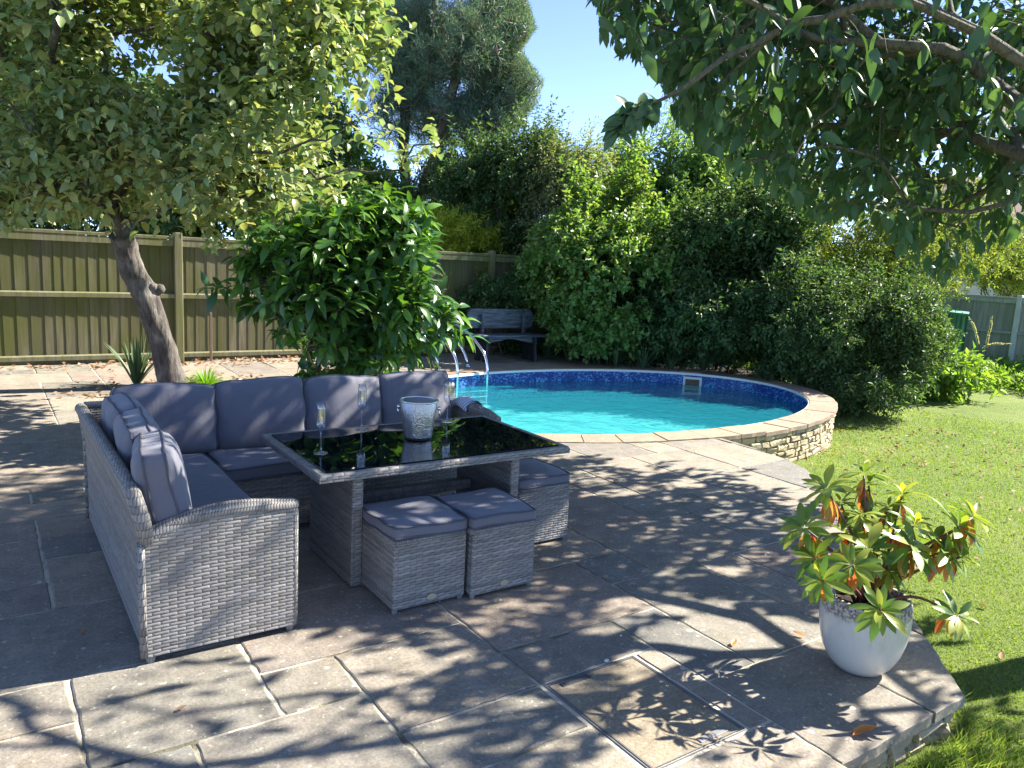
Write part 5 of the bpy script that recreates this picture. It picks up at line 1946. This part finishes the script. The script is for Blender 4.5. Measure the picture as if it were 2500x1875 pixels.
# rough growth along the far side of the lawn
rng = np.random.default_rng(5)
n_ = 5200
X_ = rng.uniform(12.6, 18.2, n_)
Y_ = rng.uniform(2.0, 11.0, n_)
edge_v = 6.9 + 0.5 * np.sin(X_ * 1.3) - (X_ - 15) * 1.35
ok = (Y_ > edge_v)
X_, Y_ = X_[ok], Y_[ok]
hgt = 0.12 + 0.3 * rng.random(len(X_)) * np.clip((Y_ - edge_v[ok]) / 1.5, 0.2, 1)
A = np.stack([X_, Y_, np.full(len(X_), -0.42)], -1)
O = np.tile([0, 0, 1.0], (len(A), 1))
lf, tw = twig_leaves(A, O, rng, twigs=1, k=9, tl=0.4, ll=0.085, lw=0.034, up=1.2, out=0.8, droop=0.1, hi=False, jit=0.5, keep=lambda p: p[:, 2] > -0.42)
g_ = foliage(None, 'undergrowth', [lf, (tw[0], None, tw[1])], L_WEED)
stuff(g_, 'rough bright green weeds and grass between the lawn and the right fence', 'weeds')
# low ivy and leaves below the hedge
n_ = 2600
X_ = rng.uniform(7.2, 12.6, n_)
Y_ = rng.uniform(8.9, 10.9, n_)
ok = ~((((X_ - PC[0]) / (PA + CW + .15)) ** 2 + ((Y_ - PC[1]) / (PB + CW + .15)) ** 2) < 1) & ~((X_ < 8.2) & (Y_ < 10.4))
A = np.stack([X_[ok], Y_[ok], np.full(ok.sum(), -0.05)], -1)
lf, tw = twig_leaves(A, np.tile([0, 0, 1.0], (len(A), 1)), rng, twigs=1, k=8, tl=0.3, ll=0.07, lw=0.04, up=1.0, out=0.8, droop=0.1, hi=False, jit=0.5)
g_ = foliage(None, 'ground_cover', [lf, (tw[0], None, tw[1])], L_DARK)
stuff(g_, 'low dark leafy ground cover under the bushes behind the pool', 'ground cover')

# --- cherry tree over the right of the terrace
rng = np.random.default_rng(15)
CT = (5.3, 1.15)
ct = thing('cherry_tree', 'large leaved cherry tree overhanging the terrace from the right, trunk out of view', 'tree', (CT[0], CT[1], -0.3))


def keep_ct(p):
    x, y, z = pix(p)
    lim = np.interp(x, [1265, 1300, 1340, 1400, 1440, 1470, 1530, 1600, 1700, 1760, 1840, 1900, 1960, 2020, 2080, 2140, 2212, 2600],
                    [-60, 70, 120, 130, 205, 270, 335, 375, 425, 480, 480, 500, 570, 610, 650, 665, 660, 720])
    vis = (z > 0.3)
    inside = (x > 1265) & (y < lim)
    above = y < -40
    ok = np.where(vis, inside | above, True)
    # distance from the camera; leaves too close to it are dropped
    dist_ = np.sqrt(p[:, 0] ** 2 + p[:, 1] ** 2 + (p[:, 2] - 1.6) ** 2)
    # leaves cut along the sun's path to light the potted plant and terrace front
    k = p[:, 2] / math.tan(SUN_EL)
    sx_ = p[:, 0] - (k - 0.45) * math.cos(SUN_AZ)
    sy_ = p[:, 1] - (k - 0.45) * math.sin(SUN_AZ)
    hsh = np.modf(np.abs(np.sin(p[:, 0] * 37.1 + p[:, 1] * 91.7 + p[:, 2] * 53.3)) * 971.0)[0]
    hole = (((sx_ - 2.98) / 0.62) ** 2 + ((sy_ - 1.72) / 0.5) ** 2 < 1) & (hsh < 0.93)
    thin = (sx_ < 1.7) & (sy_ < 3.2) & (hsh < 0.68)
    return ok & (dist_ > 1.55) & ~hole & ~thin


CB = [(5.2, 2.6, 3.55, 3.0, 2.7, 1.7), (3.4, 2.6, 3.4, 1.6, 1.9, 1.1, 0.6), (4.9, 4.2, 3.2, 1.9, 1.5, 1.0, 0.8), (5.9, 2.7, 2.5, 1.6, 1.5, 0.8, 0.7)]
A, O = sample_blobs(CB, 1000, rng, 3.0, 0.42, keep_ct)
tk = [np.array([5.35, 1.1, -0.4]), np.array([5.3, 1.12, 0.6]), np.array([5.25, 1.15, 1.3]), np.array([5.1, 1.25, 1.75])]
lf, tw = twig_leaves(A, O, rng, twigs=3, k=6, tl=0.34, ll=0.108, lw=0.049, up=0.15, out=0.35, droop=0.75, fold=0.16, curl=0.3, face=0.7, jit=0.3, stick=0.0028, start=0.3, keep=keep_ct, hi=5, width_at=0.42)
# a lone spray hanging clear of the crown against the sky
SP = [at(1485, 185, 3.7), at(1450, 205, 3.7), at(1415, 222, 3.7), at(1380, 228, 3.68), at(1350, 250, 3.66), at(1328, 285, 3.64)]
spp = np.array(rounded(SP, 5))
sel = []
for i in range(len(spp)):
    if spp[i][0] < at(1418, 222, 3.7)[0]:
        sel += [spp[i]] * 4
sel = np.array(sel)
Dn = nrm(rng.normal(size=sel.shape) * 0.5 + np.array([0, 0, -0.75]) - 0.35 * np.array([CA, -SA, 0]))
lf2 = leaf_geo(sel + rng.normal(size=sel.shape) * 0.01, Dn, nrm(np.array([-SA * .6, -CA * .6, 0.6]) + rng.normal(size=sel.shape) * 0.3), 0.115 * rng.uniform(0.6, 1.15, len(sel)), 0.05, 0.15, 0.3, 5)
foliage(ct, 'foliage', [lf, lf2], L_CHERRY, True)
sub = A[rng.choice(len(A), 520, replace=False)]
N, par, cnt = grow(tk, np.concatenate([sub, spp[::2]]), rng, sag=0.04, pref=0.5)
bv, bq = branches_mesh(N, par, cnt, 0.0042, 0.042, 3, 7, 0.42)
link('branches', np_mesh('branches', np.concatenate([bv, tw[0]]), None, np.concatenate([bq, tw[1] + len(bv)])), BARK_C, ct, True)
part('trunk', trunk_mb(tk, [0.15, 0.12, 0.11, 0.09], 14, 9, 0.06), BARK_C, ct, smooth=True)

# ------------------------------------------------------------------ white pot with a rhododendron
t_ = NT('white glazed pot')
z_ = t_.n('SeparateXYZ')
t_.l(t_.obj(), z_.inputs[0])
band = t_.m('ADD', z_.outputs[2], t_.m('MULTIPLY', t_.m('SUBTRACT', t_.noise(11, 5, 0.7), 0.5), 0.08))
up_ = t_.ramp(t_.m('SUBTRACT', band, 0.0), [(0.248, 0.0), (0.275, 1.0)])
sp_n = t_.ramp(t_.noise(85, 5, 0.75), [(0.46, 0.0), (0.56, 1.0)])
crust = t_.mix(sp_n, (0.16, 0.12, 0.085), (0.5, 0.47, 0.42))
glaze = t_.mix(t_.noise(5, 4), (0.5, 0.48, 0.42), (0.63, 0.6, 0.53))
glaze = t_.mix(t_.ramp(t_.noise(14, 6, 0.75, t_.scaled((1, 1, 0.4))), [(0.55, 0.0), (0.75, 0.6)]), glaze, (0.36, 0.31, 0.24))
t_.base(t_.mix(up_, glaze, crust))
t_.rough(t_.mix(up_, (0.22, 0.22, 0.22), (0.85, 0.85, 0.85)))
t_.bump(t_.m('MULTIPLY', t_.noise(60, 5, 0.7), up_), 0.5, 0.01)
PX, PY = 2.93, 1.60
pot = thing('plant_pot', 'round white glazed pot with a crusty brown rim at the corner of the terrace', 'plant pot', (PX, PY, 0.0))
prof = [(r * 0.885, z * 0.96) for r, z in [(0.0, 0.0), (0.09, 0.0), (0.105, 0.006), (0.14, 0.04), (0.17, 0.095), (0.188, 0.16), (0.196, 0.225), (0.195, 0.285), (0.19, 0.322), (0.184, 0.332), (0.172, 0.333), (0.166, 0.322), (0.17, 0.27), (0.165, 0.25), (0.0, 0.25)]]
part('pot_body', MB().lathe(prof, 56, (PX, PY, 0.004)), t_.mat, pot, smooth=True)
so = MB()
rng = np.random.default_rng(2)
g_ = [(PX + r * math.cos(a), PY + r * math.sin(a), 0.262 + rng.uniform(-.006, .01)) for r in (0.0, 0.045, 0.09, 0.125, 0.148) for a in np.linspace(0, 2 * math.pi, 24, endpoint=False)]
so.add(g_, [(i * 24 + k, i * 24 + (k + 1) % 24, (i + 1) * 24 + (k + 1) % 24, (i + 1) * 24 + k) for i in range(4) for k in range(24)])
part('compost', so, M_SOIL, pot)
lb = MB().box((-0.016, -0.001, 0), (0.016, 0.001, 0.1)).xf(T(PX - 0.09, PY + 0.08, 0.25, -14, 10, 10))
part('plant_label', lb, M_WHITE, pot)

rh = thing('rhododendron', 'rhododendron with green rosettes and drooping orange leaves growing in the white pot', 'plant', (PX, PY, 0.27))
L_RH = leaf_mat('rhododendron leaves', [(0.085, 0.17, 0.03), (0.13, 0.21, 0.035), (0.2, 0.27, 0.04), (0.28, 0.32, 0.045), (0.38, 0.37, 0.06)], 0.25, 0.36, 0.45)
L_OR = leaf_mat('old rhododendron leaves', [(0.5, 0.1, 0.03), (0.6, 0.2, 0.05), (0.6, 0.3, 0.08), (0.52, 0.4, 0.09)], 0.35, 0.45, 0.4, tcol=(1.2, 1.0, 0.5))
# rosette: picture point in a 924 px wide close-up, distance, size, tilt
RS = [(240, 165, 2.95, 1.0), (368, 115, 3.1, .95), (385, 150, 3.12, .8), (500, 185, 3.12, .85), (165, 300, 2.85, .95), (200, 405, 2.8, 1.0), (215, 350, 3.05, .8), (355, 255, 3.0, 1.0), (540, 290, 2.95, .95),
      (690, 300, 2.95, 1.2), (745, 262, 3.02, 1.0), (385, 375, 2.85, 1.0), (530, 365, 2.85, 1.1), (425, 585, 2.62, .9), (225, 480, 2.7, .85), (685, 605, 2.72, .85), (605, 345, 3.05, .9),
      (300, 320, 3.15, .8), (455, 450, 2.9, .85), (330, 430, 2.75, .8), (640, 380, 2.88, .9), (450, 230, 3.1, .8), (290, 215, 3.1, .7), (480, 300, 3.15, .8), (700, 400, 2.9, .7)]
rng = np.random.default_rng(31)
gP, gD, gN, gL = [], [], [], []
oP, oD, oN, oL = [], [], [], []
stm = MB()
base0 = np.array([PX, PY, 0.27])
for k, (rx_, ry_, Yd, sc) in enumerate(RS):
    c = at((1850 + rx_ * 0.7035) / 1.1302, (1080 + ry_ * 0.7035) / 1.1302, Yd)
    b0 = base0 + np.array([rng.uniform(-.04, .04), rng.uniform(-.04, .04), 0])
    outv = c - base0
    low = c[2] < 0.42
    m1 = b0 + (c - b0) * 0.45 + np.array([0, 0, 0.06 if not low else 0.1])
    pts = rounded([b0, m1, c], 6, 0.6)
    stm.tube(pts, list(np.linspace(0.0075, 0.0042, len(pts))), 6)
    ax = nrm(pts[-1] - pts[-2] + np.array([0, 0, 0.008]))
    if low:
        ax = nrm(outv * np.array([1, 1, 0]) + np.array([0, 0, 0.35]))
    x = nrm(np.cross(ax, [0.1, 0.05, 1.0]) + 1e-3)
    y = np.cross(ax, x)
    nl = int(rng.integers(13, 18))
    for j in range(nl):
        a = j * 2.4 + k
        el = 0.25 + 0.75 * (1 - j / nl) if j > 3 else 0.2 - 0.15 * j
        rad = math.cos(a) * x + math.sin(a) * y
        e = rng.uniform(-0.1, 1.15) * (0.9 if j > nl * 0.4 else 0.35)
        d = nrm(rad * math.cos(e) + ax * math.sin(e) + np.array([0, 0, -0.12]))
        gP.append(c + ax * 0.012 * (j / nl))
        gD.append(d)
        gN.append(ax + np.array([0, 0, 0.5]))
        gL.append(sc * rng.uniform(0.09, 0.13) * (0.75 if e > 0.6 else 1))
    for j in range(int(rng.integers(5, 10)) if c[2] > 0.3 else 6):
        a = rng.uniform(0, 6.28)
        rad = math.cos(a) * x + math.sin(a) * y
        f_ = rng.uniform(0.04, 0.55)
        q = c * (1 - f_) + pts[-2] * f_
        tgt = (oP, oD, oN, oL) if rng.random() < 0.72 else (gP, gD, gN, gL)
        tgt[0].append(q)
        tgt[1].append(nrm(rad * 0.55 + np.array([0, 0, -1.0])))
        tgt[2].append(rad)
        tgt[3].append(sc * rng.uniform(0.08, 0.115))
for nm, (P, D_, N_, L_), mt in (('green_leaves', (gP, gD, gN, gL), L_RH), ('orange_leaves', (oP, oD, oN, oL), L_OR)):
    P, D_, N_, L_ = map(np.array, (P, D_, N_, L_))
    N_ = N_ + rng.normal(size=N_.shape) * 0.15
    o = foliage(rh, nm, [leaf_geo(P + nrm(D_) * 0.006, D_, N_, L_, L_ * rng.uniform(0.28, 0.36, len(L_)), 0.12, 0.25, 6, 0.55)], mt, True)
    if nm == 'orange_leaves':
        o['label'] = 'orange and yellow drooping old leaves'
part('stems', stm, simple('rhododendron stems', (0.16, 0.06, 0.045), 0.6), rh, smooth=True)

# ------------------------------------------------------------------ grass blades on the lawn
rng = np.random.default_rng(9)
n_ = 330000
rr_ = 2.2 * (13.5 / 2.2) ** rng.random(n_) ** 1.0
th_ = rng.uniform(R(-20), R(52), n_)
gx, gy = rr_ * np.cos(th_), rr_ * np.sin(th_)
ex = np.interp(gy, [e[1] for e in EDGE[1:]], [e[0] for e in EDGE[1:]])
ok = np.where(gy < 1.25, gx > 2.33, np.where(gy < 4.8, gx > ex + 0.0, gx > 6.0))
ok &= (((gx - PC[0]) / (PA + CW - .02)) ** 2 + ((gy - PC[1]) / (PB + CW - .02)) ** 2) > 1
px_, py_, pz_ = pix(np.stack([gx, gy, np.full(n_, -.3)], -1))
ok &= (px_ > 1500) & (px_ < 2300) & (py_ < 1760)
gx, gy, rr_ = gx[ok], gy[ok], rr_[ok]
m_ = len(gx)
gz = zlawn(gx, gy) + 0.012 * np.sin(gx * 1.7 + 0.6 * gy) * np.sin(gy * 1.3) - 0.003
long_ = (rng.random(m_) < 0.5) & (gx < ex[ok] + 0.16) & (gy < 4.5)
hgt = rng.uniform(0.008, 0.022, m_) * (0.8 + rr_ / 14) + long_ * rng.uniform(0, 0.06, m_)
aa = rng.uniform(0, 6.28, m_)
wd = rng.uniform(0.001, 0.0022, m_) * (0.7 + rr_ / 3.4)
sv = np.stack([np.cos(aa), np.sin(aa), np.zeros(m_)], -1) * wd[:, None]
ln = np.stack([np.sin(aa * 1.7 + 1), np.cos(aa * 1.7 + 1), np.zeros(m_)], -1) * (hgt * rng.uniform(0.2, 1.1, m_))[:, None]
b0 = np.stack([gx, gy, gz], -1)
tip = b0 + ln + np.array([0, 0, 1.0]) * hgt[:, None]
V = np.stack([b0 - sv, b0 + sv, tip], 1).reshape(-1, 3)
me = np_mesh('grass', V, (np.arange(m_) * 3)[:, None] + np.array([[0, 1, 2]]), None)
L_GRASS = leaf_mat('grass blades', [(0.12, 0.2, 0.035), (0.17, 0.26, 0.05), (0.22, 0.3, 0.07), (0.34, 0.36, 0.14)], 0.3, 0.6, 0.25)
gt = L_GRASS.node_tree
pn_ = gt.nodes['Principled BSDF']
src = pn_.inputs['Base Color'].links[0].from_socket
geo_ = gt.nodes.new('ShaderNodeNewGeometry')
last = src
for sc_, st_, col_ in ((0.55, [(0.4, 0.0), (0.65, 0.6)], (0.3, 0.34, 0.1)), (2.3, [(0.5, 0.0), (0.72, 0.6)], (0.1, 0.17, 0.03)), (1.4, [(0.64, 0.0), (0.74, 0.55)], (0.34, 0.3, 0.14))):
    nn_ = gt.nodes.new('ShaderNodeTexNoise')
    nn_.inputs['Scale'].default_value = sc_
    nn_.inputs['Detail'].default_value = 5
    gt.links.new(geo_.outputs['Position'], nn_.inputs['Vector'])
    rp = gt.nodes.new('ShaderNodeValToRGB')
    for e_, (p_, v_) in zip(rp.color_ramp.elements, st_):
        e_.position = p_
        e_.color = (v_, v_, v_, 1)
    gt.links.new(nn_.outputs[0], rp.inputs[0])
    mx = gt.nodes.new('ShaderNodeMixRGB')
    gt.links.new(rp.outputs[0], mx.inputs[0])
    gt.links.new(last, mx.inputs[1])
    mx.inputs[2].default_value = (*col_, 1)
    last = mx.outputs[0]
gt.links.new(last, pn_.inputs['Base Color'])
stuff(link('grass', me, L_GRASS), 'short mown bright green grass of the lawn', 'grass')

# ------------------------------------------------------------------ leaf litter and fallen leaves
rng = np.random.default_rng(14)
L_LIT = leaf_mat('dry fallen leaves', [(0.2, 0.09, 0.05), (0.3, 0.16, 0.09), (0.42, 0.28, 0.18), (0.16, 0.08, 0.05)], 0.15, 0.7, 0.3)
n_ = 900
cx_ = np.concatenate([rng.normal(1.75, 0.55, 420), rng.uniform(-4, 4, n_ - 420)])
cy_ = np.concatenate([rng.normal(8.75, 0.4, 420), 10.9 - np.abs(rng.normal(0, 0.3, n_ - 420))])
P = np.stack([cx_, cy_, np.full(n_, 0.004) + rng.random(n_) * 0.02], -1)
D_ = nrm(np.stack([rng.normal(size=n_), rng.normal(size=n_), rng.normal(size=n_) * 0.15], -1))
V, T_, Q_ = leaf_geo(P, D_, np.tile([0, 0, 1.0], (n_, 1)) + rng.normal(size=(n_, 3)) * 0.3, rng.uniform(0.04, 0.075, n_), 0.04, 0.3, -0.2, True)
n2_ = 420
ax2 = np.concatenate([rng.normal(8.9, 1.3, 300), rng.uniform(3.5, 12, 120)])
ay2 = np.concatenate([rng.normal(4.9, 0.8, 300), rng.uniform(1.2, 5.5, 120)])
ok2 = ~np.array([on_patio(a, b) or in_ell(a, b, CW + 0.02) for a, b in zip(ax2, ay2)])
ax2, ay2 = ax2[ok2], ay2[ok2]
P2 = np.stack([ax2, ay2, zlawn(ax2, ay2) + 0.022], -1)
D2_ = nrm(np.stack([rng.normal(size=len(ax2)), rng.normal(size=len(ax2)), rng.normal(size=len(ax2)) * 0.2], -1))
g2_ = leaf_geo(P2, D2_, np.tile([0, 0, 1.0], (len(ax2), 1)) + rng.normal(size=(len(ax2), 3)) * 0.4, rng.uniform(0.03, 0.06, len(ax2)), 0.028, 0.3, -0.2, True)
stuff(foliage(None, 'lawn_leaves', [g2_], L_LIT), 'dry leaves scattered on the lawn near the pool wall', 'leaf litter')
stuff(foliage(None, 'leaf_litter', [(V, T_, Q_)], L_LIT), 'dry brown leaves scattered under the leaning tree and along the fence', 'leaf litter')
FL = [(1585, 1390, 'curled orange leaf on the paving left of the plant pot'), (1725, 1372, 'small orange leaf fallen between two slabs beside the white pot'), (1868, 1585, 'long orange leaf lying on the corner slab below the pot'),
      (122 + 55, 1364, 'small brown leaf on the slab left of the sofa arm'), (392, 1735 * 0 + 1532, 'tiny reddish leaf on the slab in front of the sofa arm'), (1330, 1040, 'brown leaf on the paving between pool and stools')]
for k, (a, b, lb_) in enumerate(FL):
    # drop it straight onto the paving
    d = (a * 1.1302 - 1250) * BR - (b * 1.1302 - 937.5) * BU + 1887.5 * BF
    t = (0.006 - CAMH) / d[2]
    p = np.array([0, 0, CAMH]) + d * t
    an = [0.4, 2.0, -0.35, 1.2, 0.1, 0.0][k]
    L_ = [0.055, 0.05, 0.1, 0.04, 0.04, 0.05][k]
    g_ = leaf_geo(p[None] - np.array([[math.cos(an), math.sin(an), 0]]) * L_ / 2, np.array([[math.cos(an), math.sin(an), 0.0]]), np.array([[0.1, 0, 1.0]]), L_, L_ * 0.42, 0.45, -0.22, True)
    me = np_mesh('fallen_leaf', g_[0], g_[1], g_[2])
    o = link('fallen_leaf', me, L_OR if k < 3 else L_LIT, None, True, origin=tuple(p))
    tag(o, lb_, 'leaf', 'single fallen leaves on the paving')
rng = np.random.default_rng(23)
ch = MB()
for k in range(34):
    x, y = rng.uniform(-1, 5.5), rng.uniform(1.0, 6.5)
    if not on_patio(x, y):
        continue
    s_ = rng.uniform(0.004, 0.011)
    ch.box((x - s_, y - s_ * 0.7, -0.002), (x + s_, y + s_ * 0.7, s_ * 0.9), s_ * 0.35)
stuff(part('grit', ch, simple('pale grit', (0.6, 0.58, 0.52), 0.8)), 'scattered pale chips of grit on the paving', 'grit')
print('objects', len(bpy.data.objects), 'faces', sum(len(m.polygons) for m in bpy.data.meshes))
